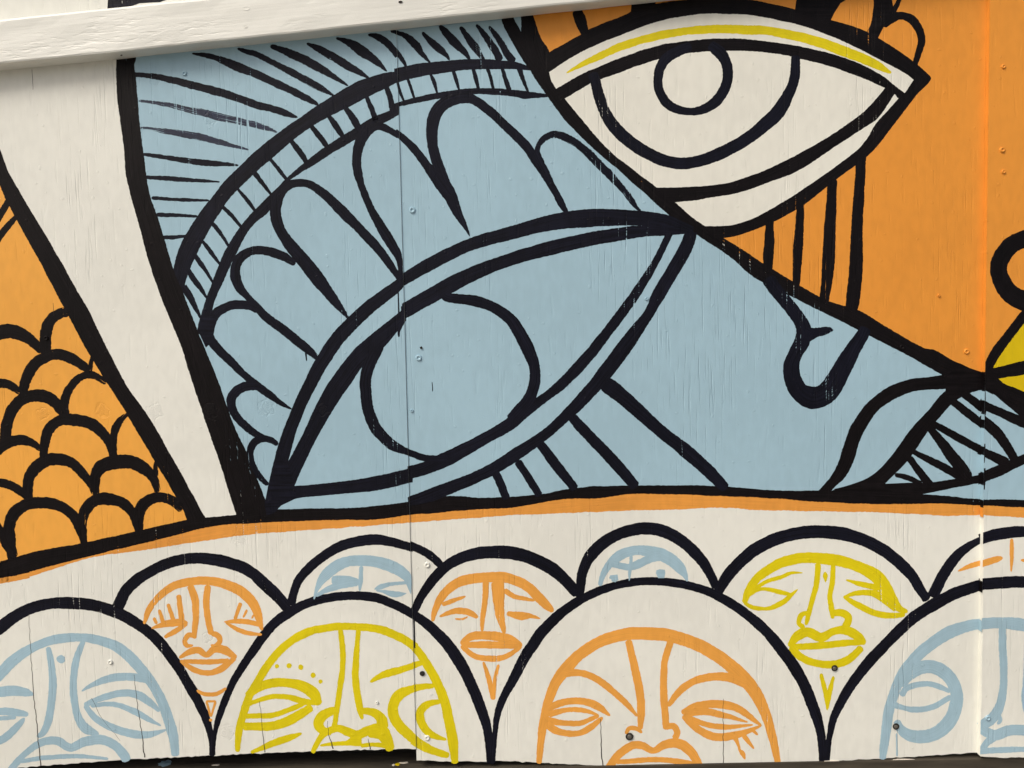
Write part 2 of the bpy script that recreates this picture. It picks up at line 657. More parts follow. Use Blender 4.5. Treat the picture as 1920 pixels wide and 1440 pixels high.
def FILL(parent, name, mat, pts, base=0, smoothed=False, label=None, dry=0.0):
    """a flat field of colour"""
    from mathutils.geometry import tessellate_polygon
    q = [p[:2] for p in (catmull(pts + [pts[0]], 6.0)[:-1] if smoothed else pts)]
    tri = tessellate_polygon([[Vector((x, y, 0)) for x, y in q]])
    polys = [[(q[i][0], q[i][1], (q[i][0] * WPP, q[i][1] * WPP * 0.2, dry), 0) for i in t] for t in tri]
    o = build(name, polys, M[mat], parent)
    if label: o["label"] = label
    return o


def DOT(parent, name, mat, x, y, r, base=10):
    _seed[0] += 1
    w = Wob(_seed[0])
    return FILL(parent, name, mat, [(x + r * (1 + 0.12 * w(k)) * cos(k * pi / 7), y + r * (1 + 0.12 * w(k + 20)) * sin(k * pi / 7)) for k in range(14)], base)

# ================================================================== the mural
# ---- colour fields
blue = FILL(wall, "blue_field", 'blue', [(234, 80), (700, 30), (985, -4), (990, 50), (1012, 120), (1060, 200), (1150, 295), (1240, 380), (1300, 428),
    (1420, 507), (1560, 585), (1700, 655), (1800, 706), (1930, 760), (1990, 790), (2060, 842), (2960, 842), (2960, 1010), (1990, 946), (1840, 944), (1640, 935),
    (1440, 927), (1200, 918), (1080, 926), (960, 942), (770, 953), (500, 968), (460, 945), (425, 870), (390, 740), (345, 600), (292, 440), (258, 300), (238, 170)],
    label="pale blue painted ground of the mural")
orange_right = FILL(wall, "orange_field", 'orange_r', [(985, -4), (1060, -900), (2960, -900), (2960, 850), (2040, 836), (1930, 750), (1850, 705), (1800, 690), (1700, 645), (1560, 575), (1420, 497),
    (1300, 420), (1200, 340), (1100, 240), (1012, 115), (990, 50)], label="orange painted ground beside the white eye")
orange_left = FILL(wall, "orange_field", 'orange_l', [(-1400, -1200), (-600, -620), (-60, 215), (0, 315), (20, 345), (100, 500), (200, 680), (300, 860), (365, 978), (300, 990), (150, 1030), (0, 1068), (-60, 1081), (-1400, 1330)],
    label="amber painted ground under the fish scales")
yellow_f = FILL(wall, "yellow_field", 'yellow_f', [(1846, 702), (1925, 585), (1990, 512), (2050, 560), (2090, 640), (2060, 760), (2030, 836), (1930, 755), (1852, 708)])
B(wall, "orange_band", 'band',
  [(-1400, 1345), (-60, 1088), (0, 1068), (150, 1033), (300, 1000), (480, 972), (705, 964), (880, 946), (1047, 928), (1210, 916), (1440, 926), (1640, 936), (1840, 944), (1990, 950), (2960, 1005)],
  [(-1400, 1368), (-60, 1106), (0, 1094), (45, 1085), (175, 1045), (300, 1027), (425, 1007), (480, 1001), (605, 992), (755, 981), (905, 970), (960, 966), (1110, 960), (1260, 955), (1360, 952), (1440, 957), (1640, 960), (1777, 967), (1840, 966), (1990, 974), (2960, 1030)],
  0.05, 1.2)

# ---- big white eye
eye_w = FILL(wall, "painted_eye", 'cream_b', [(1024, 128), (1085, 88), (1160, 55), (1235, 28), (1310, 15), (1385, 14), (1440, 20), (1515, 38), (1590, 68), (1665, 102), (1728, 145),
    (1700, 190), (1655, 245), (1607, 295), (1520, 355), (1440, 406), (1385, 430), (1330, 434), (1270, 396), (1210, 345), (1120, 268), (1070, 215), (1030, 162)],
    label="large white eye with a yellow lid stripe")

# ---- eyebrow arch with its rays
brow = B(wall, "painted_eyebrow", 'navy',
  [(318, 530), (325, 504), (335, 467), (350, 437), (370, 405), (405, 360), (425, 335), (480, 282), (520, 250), (592, 200), (652, 162), (685, 147), (725, 136), (742, 134)],
  [(342, 556), (350, 522), (370, 475), (395, 427), (420, 387), (440, 362), (480, 323), (510, 297), (580, 240), (655, 200), (730, 162), (742, 156)],
  label="arched eyebrow with rungs and bristling rays")
B(brow, "arch", 'navy', [(743, 128), (775, 121), (805, 117), (880, 111), (960, 115), (1012, 131)], [(743, 156), (775, 147), (805, 141), (880, 131), (960, 130), (1000, 133)])
B(brow, "inner_arch", 'navy',
  [(368, 625), (377, 590), (390, 550), (412, 492), (430, 455), (457, 417), (480, 391), (512, 360), (540, 332), (577, 300), (617, 270), (665, 240), (697, 220), (730, 207), (745, 198)],
  [(388, 630), (400, 575), (410, 547), (440, 482), (460, 442), (480, 417), (504, 396), (530, 350), (587, 310), (667, 261), (715, 234), (745, 217)])
B(brow, "inner_arch", 'navy', [(743, 193), (780, 182), (830, 172), (892, 165), (960, 168), (1032, 177)], [(743, 201), (780, 193), (830, 184), (892, 177), (960, 181), (985, 185), (1034, 182)])
RAYS = [
    ([(303, 445, 7), (325, 445, 7), (350, 443, 5)], .08, 'navy'),
    ([(293, 402, 8), (325, 403, 8), (371, 406, 4)], .08, 'navy'),
    ([(284, 371, 7), (325, 374, 7), (392, 376, 4)], .08, 'navy'),
    ([(272, 332, 7), (350, 337, 8), (412, 341, 3)], .10, 'navy'),
    ([(268, 289, 6), (310, 295, 9), (350, 301, 12), (400, 306, 11), (447, 310, 5)], .34, 'navy'),
    ([(263, 240, 6), (300, 244, 9), (375, 257, 14), (425, 270, 10), (467, 281, 3)], .40, 'thin'),
    ([(260, 189, 6), (312, 196, 9), (375, 210, 14), (425, 222, 15), (480, 235, 13), (500, 241, 10), (520, 248, 3)], .45, 'thin'),
    ([(250, 139, 9), (300, 145, 11), (362, 160, 15), (425, 177, 15), (480, 196, 15), (510, 204, 13), (535, 212, 12), (558, 220, 4)], .07, 'navy'),
    ([(360, 100, 4), (400, 107, 11), (445, 125, 17), (480, 139, 15), (530, 162, 15), (575, 184, 12), (597, 197, 5)], .08, 'navy'),
    ([(445, 91, 5), (465, 97, 10), (480, 101, 10), (517, 120, 12), (555, 140, 13), (592, 160, 14), (627, 180, 4)], .26, 'navy'),
    ([(507, 86, 7), (542, 99, 15), (580, 117, 17), (615, 137, 13), (653, 161, 3)], .12, 'navy'),
    ([(575, 81, 4), (605, 95, 14), (642, 117, 16), (667, 132, 13), (692, 146, 4)], .16, 'navy'),
    ([(630, 71, 4), (655, 80, 15), (680, 97, 21), (705, 115, 13), (726, 134, 3)], .12, 'navy'),
    ([(690, 65, 4), (710, 70, 12), (730, 85, 14), (742, 101, 11)], .12, 'navy'),
    ([(744, 99, 9), (754, 112, 9), (762, 126, 4)], .12, 'navy'),
    ([(738, 59, 6), (760, 67, 11), (780, 85, 15), (790, 100, 10), (807, 118, 3)], .12, 'navy'),
    ([(792, 60, 5), (802, 72, 10), (822, 90, 14), (835, 102, 9), (843, 113, 3)], .14, 'navy'),
    ([(824, 48, 6), (837, 62, 15), (855, 82, 16), (870, 97, 12), (881, 112, 4)], .10, 'navy'),
    ([(863, 50, 7), (877, 70, 13), (892, 90, 14), (902, 105, 9), (909, 114, 5)], .12, 'navy'),
    ([(893, 46, 5), (910, 67, 11), (927, 92, 15), (938, 114, 15)], .08, 'navy'),
    ([(917, 49, 5), (927, 62, 9), (940, 82, 12), (950, 100, 14), (963, 117, 15)], .10, 'navy'),
]
for pts, dr, mt in RAYS:
    S(brow, "ray", mt, pts, dr, 1.2)
for pts in [
    [(346, 541, 14), (358, 560, 12), (376, 595, 5)], [(353, 508, 10), (370, 532, 11), (388, 559, 5)], [(365, 478, 8), (382, 502, 9), (398, 527, 5)],
    [(378, 450, 5), (395, 472, 8), (413, 497, 5)], [(398, 418, 8), (412, 435, 8), (429, 462, 5)], [(418, 388, 7), (435, 405, 7), (454, 428, 6)],
    [(448, 357, 5), (465, 377, 7), (480, 397, 5)], [(480, 328, 9), (495, 347, 8), (507, 363, 5)], [(505, 297, 6), (522, 317, 8), (538, 338, 6)],
    [(545, 263, 9), (562, 285, 11), (577, 308, 8)], [(585, 238, 9), (600, 257, 11), (614, 277, 8)], [(617, 218, 9), (630, 237, 12), (643, 257, 8)],
    [(648, 203, 9), (662, 222, 14), (673, 243, 13)], [(688, 185, 8), (696, 202, 9), (703, 222, 11)], [(724, 162, 10), (732, 185, 11), (737, 208, 12)],
    [(745, 153, 4), (750, 172, 6), (757, 190, 4)], [(765, 149, 5), (771, 167, 6), (777, 185, 5)], [(807, 139, 5), (814, 155, 7), (820, 175, 4)],
    [(850, 133, 6), (855, 150, 7), (861, 168, 4)], [(887, 129, 7), (892, 147, 7), (897, 167, 6)], [(914, 128, 7), (920, 147, 7), (925, 167, 6)],
    [(942, 128, 6), (947, 145, 8), (954, 167, 8)], [(974, 130, 10), (982, 152, 7), (991, 174, 4)]]:
    (xa, ya, wa), (xb, yb, wb) = pts[0], pts[-1]
    l = math.hypot(xb - xa, yb - ya)
    ux, uy = (xb - xa) / l * 5, (yb - ya) / l * 5
    S(brow, "rung", 'navy', [(xa - ux, ya - uy, wa)] + pts + [(xb + ux, yb + uy, wb)], .06, 1.0, cap=False)

# ---- heavy border lines
line_m = B(wall, "border_line", 'black',
  [(975, 0), (977, 37), (977, 58), (980, 90), (996, 135), (1022, 175), (1055, 220), (1100, 267), (1155, 315), (1206, 360), (1257, 405), (1307, 441), (1347, 467), (1372, 485), (1410, 517), (1440, 534), (1465, 545), (1515, 572), (1612, 620), (1690, 660), (1740, 688), (1776, 706), (1852, 728)],
  [(988, 0), (1001, 32), (1014, 70), (1030, 99), (1030, 140), (1042, 165), (1059, 184), (1100, 235), (1135, 275), (1185, 317), (1232, 352), (1266, 380), (1297, 407), (1325, 426), (1355, 445), (1395, 470), (1431, 494), (1447, 504), (1500, 536), (1555, 565), (1610, 582), (1665, 615), (1727, 650), (1752, 656), (1790, 677), (1852, 704)],
  label="long black diagonal line between blue and orange")
S(line_m, "lash", 'black', [(948, 30, 22), (957, 48, 24), (970, 72, 24), (985, 100, 22), (1000, 128, 16)], .06)
S(wall, "border_line", 'black', [(945, 36, 5), (955, 34, 7), (963, 36, 4)], .1)
line_1 = B(wall, "border_line", 'black',
  [(-640, -620), (-60, 250), (-20, 305), (5, 360), (16, 385), (75, 492), (117, 572), (162, 655), (200, 717), (237, 775), (287, 860), (332, 935), (352, 978)],
  [(-600, -640), (-60, 185), (-20, 243), (0, 280), (15, 320), (37, 360), (50, 382), (89, 447), (117, 495), (142, 540), (170, 590), (195, 642), (236, 720), (262, 757), (282, 787), (325, 862), (387, 974)],
  label="black diagonal line left of the white strip")
line_2 = B(wall, "border_line", 'black',
  [(218, 90), (218, 115), (218, 165), (220, 190), (225, 225), (232, 280), (236, 325), (243, 360), (260, 422), (282, 500), (305, 565), (337, 642), (361, 718), (380, 775), (410, 862), (430, 925), (446, 975)],
  [(255, 85), (254, 111), (252, 125), (256, 160), (262, 230), (270, 295), (280, 360), (300, 420), (325, 504), (345, 552), (370, 620), (384, 652), (411, 720), (440, 800), (460, 842), (475, 880), (497, 935), (506, 972)],
  label="black diagonal line right of the white strip")
B(wall, "border_line", 'black',
  [(-1400, 1320), (-60, 1066), (0, 1052), (25, 1046), (75, 1032), (150, 1019), (250, 997), (350, 975), (385, 970), (442, 965), (517, 956), (555, 954), (680, 951), (767, 940), (837, 930), (905, 933), (960, 931), (1017, 926), (1085, 914), (1185, 910), (1345, 911), (1440, 919), (1535, 920), (1640, 924), (1740, 927), (1840, 936), (1990, 940), (2960, 985)],
  [(-1400, 1350), (-60, 1096), (0, 1083), (42, 1075), (150, 1047), (275, 1017), (400, 987), (480, 981), (605, 975), (705, 974), (770, 965), (817, 962), (880, 956), (960, 952), (1047, 937), (1120, 934), (1210, 926), (1440, 934), (1515, 940), (1640, 945), (1765, 944), (1840, 948), (1990, 955), (2960, 1008)],
  label="long black line curving above the row of faces")
FILL(wall, "border_patch", 'navy', [(200, 40), (206, -70), (335, -70), (322, -4), (300, 4), (262, 6), (240, 14)])

# ---- scallop lashes under the arch
LO = [
  [(881, 443, 2), (870, 420, 10), (858, 398, 18), (845, 368, 24), (830, 335, 22), (818, 300, 20), (811, 270, 20), (810, 240, 22), (816, 215, 24), (830, 197, 24), (850, 187, 22), (872, 184, 20), (890, 188, 18), (917, 207, 17), (950, 238, 17), (985, 272, 17), (1005, 302, 17), (1022, 327, 15), (1040, 358, 13), (1052, 382, 13), (1063, 402, 4)],
  [(751, 520, 8), (749, 490, 11), (740, 467, 18), (720, 435, 19), (700, 400, 15), (682, 360, 13), (671, 325, 17), (669, 295, 18), (675, 267, 20), (687, 247, 20), (705, 237, 15), (722, 240, 13), (743, 252, 10)],
  [(745, 250, 12), (775, 277, 15), (800, 310, 17), (825, 345, 20), (842, 370, 18)],
  [(653, 597, 5), (630, 567, 17), (605, 535, 24), (580, 502, 27), (550, 467, 24), (530, 440, 20), (520, 417, 21), (516, 395, 22), (519, 372, 24), (535, 352, 18), (555, 344, 15), (580, 346, 15), (610, 366, 17), (640, 395, 20), (670, 425, 18), (705, 462, 17), (730, 495, 15), (748, 520, 10)],
  [(596, 673, 9), (580, 657, 15), (560, 642, 17), (530, 617, 17), (500, 595, 17), (480, 574, 15), (465, 557, 13), (450, 540, 17), (442, 520, 20), (442, 500, 19), (452, 482, 18), (475, 470, 16), (505, 472, 17), (530, 480, 17), (542, 487, 14), (553, 496, 9)],
  [(547, 767, 3), (525, 755, 9), (505, 740, 14), (485, 725, 15), (457, 702, 14), (435, 680, 15), (410, 655, 17), (392, 630, 18), (395, 605, 20), (405, 588, 18), (420, 578, 17), (440, 571, 17), (465, 573, 16), (484, 582, 14)],
  [(500, 823, 10), (480, 814, 13), (465, 803, 15), (447, 786, 15), (436, 767, 17), (434, 748, 18), (445, 732, 19), (462, 724, 18), (480, 724, 16), (495, 732, 10)],
  [(503, 909, 7), (490, 897, 11), (478, 880, 11), (471, 862, 12), (470, 843, 14), (478, 828, 15), (492, 822, 14), (507, 825, 12), (521, 834, 9)],
]
eye_b = B(wall, "painted_eye", 'navy',
  [(499, 935), (505, 900), (522, 832), (545, 772), (567, 722), (590, 677), (620, 630), (652, 595), (692, 560), (742, 525), (756, 512)],
  [(530, 905), (539, 870), (555, 812), (575, 760), (597, 718), (620, 677), (655, 630), (705, 582), (745, 550), (757, 536)],
  label="large tilted blue eye with scalloped upper lashes")
for k, pts in enumerate(LO):
    S(eye_b, "scallop_lash", 'navy', pts, .10 if k not in (4, 6) else .16, 1.0, fade=(30, 0) if k not in (2,) else (0, 0))
FILL(eye_b, "scallop_lash", 'navy', [(370, 618), (380, 595), (404, 588), (402, 620), (398, 640), (386, 652)])
S(eye_b, "scallop_lash", 'navy', [(1064, 402, 3), (1058, 390, 10), (1046, 368, 13), (1035, 350, 13), (1022, 322, 14), (1012, 300, 12), (1008, 284, 10), (1012, 268, 10), (1025, 256, 12), (1043, 252, 13), (1065, 260, 15), (1090, 276, 15), (1120, 304, 16), (1150, 335, 15), (1178, 367, 12), (1190, 384, 9), (1202, 396, 3)], .30, 1.6)
# lids
B(eye_b, "upper_lid", 'navy', [(754, 514), (805, 482), (880, 447), (960, 423), (1035, 402), (1110, 392), (1200, 395), (1257, 405), (1300, 425)], [(754, 538), (805, 510), (880, 472), (960, 449), (1035, 432), (1135, 424), (1200, 423), (1260, 432), (1300, 440)])
B(eye_b, "lid_crease", 'navy', [(533, 878), (567, 815), (595, 755), (616, 718), (655, 665), (680, 640), (730, 600), (757, 578)], [(552, 911), (575, 860), (605, 802), (640, 745), (659, 718), (680, 687), (705, 668), (742, 625), (759, 604)])
B(eye_b, "lid_crease", 'navy', [(757, 567), (805, 540), (867, 507), (960, 473), (1035, 451), (1110, 435), (1185, 424), (1250, 425), (1300, 432)], [(759, 598), (792, 580), (850, 548), (905, 520), (960, 498), (1060, 472), (1135, 456), (1210, 444), (1247, 442), (1300, 436)], .08)
B(eye_b, "lower_lid", 'navy', [(1284, 436), (1272, 465), (1225, 545), (1210, 580), (1172, 627), (1135, 675), (1101, 720), (1065, 760), (1022, 802), (960, 843), (905, 877), (830, 907), (768, 931)],
  [(1308, 436), (1295, 475), (1260, 535), (1222, 597), (1185, 655), (1147, 705), (1130, 727), (1082, 775), (1022, 827), (980, 857), (937, 885), (880, 912), (810, 940), (770, 948)])
B(eye_b, "lower_lid", 'navy', [(1247, 440), (1222, 490), (1180, 552), (1135, 612), (1085, 672), (1036, 722), (1000, 750), (960, 778), (905, 812), (815, 856), (785, 869), (768, 873)],
  [(1262, 438), (1235, 495), (1197, 560), (1155, 617), (1115, 670), (1067, 721), (1010, 765), (960, 806), (905, 837), (855, 867), (810, 886), (768, 899)])
B(eye_b, "lower_lid", 'navy', [(540, 905), (552, 911), (610, 906), (697, 894), (770, 877)], [(512, 964), (527, 946), (555, 935), (610, 929), (705, 920), (770, 905)])
FILL(eye_b, "eye_corner", 'navy', [(496, 945), (503, 910), (520, 860), (539, 868), (552, 909), (556, 934), (527, 948), (514, 962), (500, 966)])
# iris
S(eye_b, "iris", 'navy', [(828, 554, 8), (838, 558, 16), (855, 560, 19), (890, 564, 20), (925, 576, 20), (958, 600, 22), (975, 625, 24), (990, 655, 24), (1001, 685, 21), (1003, 710, 20), (1000, 728, 22), (992, 747, 23), (975, 770, 24), (955, 788, 20)], .05)
S(eye_b, "iris", 'navy', [(840, 860, 14), (815, 861, 14), (790, 857, 13), (765, 848, 12), (750, 842, 16), (730, 830, 20), (705, 803, 22), (690, 768, 21), (685, 720, 21), (690, 690, 22), (701, 668, 20), (716, 648, 12)], .05)
S(eye_b, "paint_drip", 'navy', [(746, 530, 3), (747, 560, 2.6), (748, 592, 3)], .0, .4)
S(eye_b, "paint_drip", 'navy', [(755, 580, 6), (756, 598, 7), (752, 610, 8), (748, 622, 5), (748, 632, 4)], .0, 1)
S(eye_b, "paint_drip", 'navy', [(573, 660, 4), (574, 668, 3), (575, 677, 2.6)], .0, .4)
S(eye_b, "paint_drip", 'navy', [(810, 716, 1.6), (811, 726, 1.6), (811, 734, 2)], .0, .2)
for pts in [[(928, 885, 15), (940, 910, 15), (950, 936, 15)], [(970, 864, 14), (990, 895, 15), (1012, 930, 15)], [(1012, 831, 17), (1045, 875, 19), (1079, 918, 16)],
            [(1071, 780, 18), (1090, 802, 20), (1122, 835, 21), (1160, 875, 22), (1193, 914, 18)], [(1132, 718, 30), (1150, 730, 31), (1172, 748, 28), (1235, 805, 24), (1285, 845, 25), (1322, 877, 25), (1345, 900, 22), (1362, 917, 18)]]:
    S(eye_b, "lower_lash", 'navy', pts, .05)

# ---- white eye, drawn
B(eye_w, "upper_lid", 'black', [(1022, 112), (1030, 98), (1087, 66), (1110, 52), (1167, 30), (1190, 18), (1225, 8), (1260, 2), (1335, -3), (1400, -1), (1440, 6), (1490, 17), (1557, 37), (1615, 55), (1665, 82), (1715, 117), (1740, 139), (1745, 150)],
  [(1022, 140), (1040, 128), (1085, 100), (1160, 67), (1235, 40), (1310, 27), (1385, 27), (1440, 34), (1515, 52), (1590, 82), (1665, 120), (1700, 139), (1714, 151)])
B(eye_w, "lid_crease", 'black', [(1040, 168), (1110, 130), (1210, 92), (1285, 77), (1372, 72), (1440, 78), (1515, 90), (1590, 110), (1652, 140), (1677, 160), (1700, 178)],
  [(1052, 190), (1060, 184), (1102, 160), (1122, 150), (1237, 110), (1282, 101), (1357, 95), (1440, 99), (1500, 110), (1565, 127), (1660, 165), (1684, 184)])
B(eye_w, "lower_lid", 'black', [(1740, 138), (1745, 150), (1717, 180), (1690, 215), (1652, 265), (1624, 295), (1570, 335), (1538, 360), (1506, 385), (1450, 416), (1385, 441), (1345, 447)],
  [(1716, 146), (1697, 174), (1689, 180), (1665, 207), (1640, 235), (1622, 265), (1590, 295), (1498, 360), (1440, 395), (1410, 410), (1372, 422), (1318, 424)])
B(eye_w, "lower_lid", 'black', [(1664, 160), (1627, 202), (1600, 225), (1560, 252), (1500, 287), (1440, 317), (1400, 332), (1360, 344), (1300, 350), (1228, 352)],
  [(1680, 172), (1647, 220), (1620, 240), (1565, 275), (1497, 320), (1440, 342), (1390, 360), (1335, 370), (1300, 376), (1256, 380)])
S(eye_w, "iris", 'navy', [(1110, 136, 20), (1115, 150, 20), (1121, 172, 20), (1135, 212, 21), (1160, 247, 23), (1197, 277, 23), (1235, 297, 23), (1272, 306, 22), (1310, 302, 22), (1360, 283, 23), (1405, 257, 23), (1440, 228, 26), (1456, 213, 27), (1477, 180, 22), (1490, 145, 19), (1492, 104, 16)], .04)
S(eye_w, "pupil", 'navy', [(1296, 86, 18), (1272, 96, 20), (1252, 107, 20), (1239, 124, 18), (1234, 145, 17), (1236, 168, 17), (1247, 190, 17), (1267, 204, 16), (1292, 209, 14), (1318, 205, 17), (1342, 190, 20), (1359, 166, 20), (1365, 140, 20), (1361, 116, 20), (1349, 98, 22), (1330, 84, 18)], .04)
S(eye_w, "lid_stripe", 'yellow', [(1062, 137, 3), (1085, 124, 8), (1110, 112, 12), (1160, 89, 15), (1210, 73, 15), (1272, 60, 15), (1335, 55, 16), (1410, 56, 17), (1440, 58, 16), (1515, 73, 18), (1590, 99, 19), (1640, 120, 16), (1671, 137, 5)], .04, 1.0, label="yellow stripe on the upper lid")
S(eye_w, "lash", 'black', [(1082, 18, 18), (1088, 36, 22), (1094, 54, 18), (1099, 66, 14)], .05)
FILL(eye_w, "lash", 'black', [(1182, 30), (1184, 8), (1190, -20), (1235, -20), (1228, 12)])
FILL(eye_w, "lash", 'black', [(1490, 22), (1493, 0), (1494, -30), (1600, -30), (1586, 0), (1576, 6), (1564, 25), (1556, 42)])
S(eye_w, "lash", 'black', [(1656, -30, 40), (1655, 0, 34), (1652, 24, 32), (1645, 45, 24), (1634, 66, 22)], .04)
FILL(eye_w, "lash", 'black', [(1628, 58), (1640, 30), (1650, -10), (1671, -10), (1675, 14), (1672, 34), (1656, 52), (1646, 72)])
S(eye_w, "lash", 'black', [(1692, -20, 12), (1686, 0, 9), (1674, 24, 10)], .04)
S(eye_w, "lash", 'black', [(1655, 48, 16), (1672, 34, 17), (1690, 29, 15), (1710, 37, 16), (1724, 57, 16), (1728, 77, 14), (1722, 100, 12), (1715, 122, 11)], .08)
for pts in [[(1444, 408, 14), (1443, 435, 17), (1442, 460, 19), (1439, 508, 19)], [(1501, 380, 13), (1499, 422, 16), (1496, 472, 18), (1493, 536, 14)],
            [(1561, 335, 19), (1559, 375, 20), (1557, 410, 21), (1554, 472, 24), (1551, 522, 22), (1545, 568, 17)],
            [(1615, 290, 19), (1614, 315, 19), (1611, 360, 20), (1607, 422, 22), (1606, 472, 25), (1605, 510, 26), (1600, 555, 25), (1597, 582, 23)]]:
    S(eye_w, "lower_lash", 'black', pts, .04)

# ---- nose
nose = S(wall, "painted_nose", 'navy', [(1440, 520, 26), (1452, 540, 25), (1477, 570, 25), (1497, 596, 25), (1507, 618, 29), (1504, 640, 29), (1492, 662, 27), (1484, 685, 30), (1487, 712, 33), (1500, 735, 36), (1524, 746, 42), (1548, 738, 40), (1566, 716, 38), (1580, 690, 35), (1600, 655, 29), (1616, 630, 25), (1624, 614, 22)], .04, 1.0, label="hooked nose line hanging from the black diagonal")
B(nose, "nostril", 'navy', [(1512, 610), (1524, 614), (1545, 613), (1556, 614), (1563, 619)], [(1500, 655), (1512, 646), (1530, 634), (1548, 628), (1560, 622)], .14, 1.6, fade=(0, 14))

# ---- mouth at the right edge
S(wall, "border_line", 'black', [(2030, 838, 20), (2300, 842, 22), (2960, 842, 22)], .04, 1.0, label="black line running right from the mouth corner")
mouth = B(wall, "painted_mouth", 'black',
  [(1780, 700), (1740, 707), (1710, 710), (1680, 719), (1650, 735), (1620, 762), (1595, 800), (1580, 840), (1570, 870), (1555, 897), (1533, 922)],
  [(1800, 728), (1780, 729), (1727, 732), (1690, 742), (1652, 765), (1630, 792), (1612, 827), (1600, 867), (1585, 895), (1567, 912), (1555, 925)],
  label="mouth with crossed teeth lines at the sheet joint")
B(mouth, "lip", 'black', [(1780, 727), (1762, 742), (1740, 770), (1710, 802), (1677, 847), (1652, 877), (1625, 897), (1590, 910), (1563, 917)],
  [(1812, 736), (1782, 760), (1755, 790), (1740, 809), (1716, 845), (1701, 865), (1682, 885), (1659, 908), (1640, 930)])
FILL(mouth, "lip", 'black', [(1566, 917), (1600, 908), (1640, 893), (1661, 907), (1705, 905), (1740, 905), (1780, 912), (1733, 926), (1700, 930), (1600, 930), (1550, 925)])
B(mouth, "lip", 'black', [(1650, 909), (1705, 906), (1750, 904), (1795, 897), (1840, 890)], [(1690, 930), (1732, 926), (1777, 917), (1830, 907), (1845, 905)])
B(mouth, "lip", 'black', [(1838, 886), (1870, 872), (1910, 855), (1985, 826), (2040, 830)], [(1838, 907), (1877, 892), (1920, 871), (1985, 850), (2040, 842)])
B(mouth, "lip", 'black', [(1800, 712), (1842, 702), (1868, 708), (1885, 720), (1920, 735), (1990, 775), (2045, 828)], [(1805, 738), (1817, 737), (1842, 731), (1860, 737), (1885, 757), (1920, 785), (1980, 822), (2040, 842)])
FILL(mouth, "lip", 'black', [(1776, 704), (1800, 684), (1842, 698), (1862, 700), (1866, 712), (1862, 740), (1843, 730), (1818, 736), (1790, 752), (1772, 738)])
for pts in [[(1678, 889, 8), (1705, 897, 10), (1728, 907, 10)], [(1704, 857, 12), (1722, 882, 15), (1745, 912, 17)], [(1709, 845, 9), (1752, 867, 14), (1803, 895, 17)],
            [(1742, 801, 12), (1777, 845, 21), (1800, 875, 24), (1810, 890, 24), (1817, 902, 16)], [(1747, 793, 12), (1795, 820, 15), (1839, 843, 15)], [(1841, 846, 15), (1865, 857, 18), (1890, 869, 19)],
            [(1785, 751, 14), (1815, 775, 15), (1839, 793, 15)], [(1841, 786, 17), (1857, 800, 20), (1872, 815, 20), (1890, 840, 17), (1904, 864, 15)],
            [(1806, 737, 15), (1839, 762, 17)], [(1841, 758, 17), (1877, 774, 17), (1920, 793, 18), (1980, 818, 18)]]:
    S(mouth, "tooth_line", 'black', pts, .06)
for y0, y1, w in [(733, 763, 5), (765, 778, 8), (788, 792, 5), (838, 862, 5), (884, 912, 5)]:
    S(mouth, "paint_drip", 'black', [(1845.5, y0, w), (1845.5, (y0 + y1) / 2, w), (1845, y1, w * .6)], .0, 1)
S(yellow_f, "border_line", 'black', [(1848, 704, 15), (1853, 690, 17), (1865, 665, 19), (1890, 630, 18), (1920, 592, 18), (1985, 514, 18), (2048, 556, 18), (2088, 640, 18), (2062, 755, 18), (2034, 835, 16)], .04)
S(yellow_f, "border_line", 'black', [(1850, 701, 16), (1870, 699, 21), (1890, 695, 23), (1920, 689, 25), (1990, 672, 24), (2080, 655, 18)], .04)
S(wall, "painted_swirl", 'black', [(1975, 566, 32), (2003, 540, 32), (2008, 500, 32), (1985, 460, 32), (1945, 444, 32), (1920, 448, 32), (1895, 461, 32), (1878, 482, 32), (1872, 507, 32), (1882, 535, 34), (1900, 554, 36), (1930, 566, 38), (1972, 568, 34)], .04, 1.2, label="thick black swirl on the proud sheet")

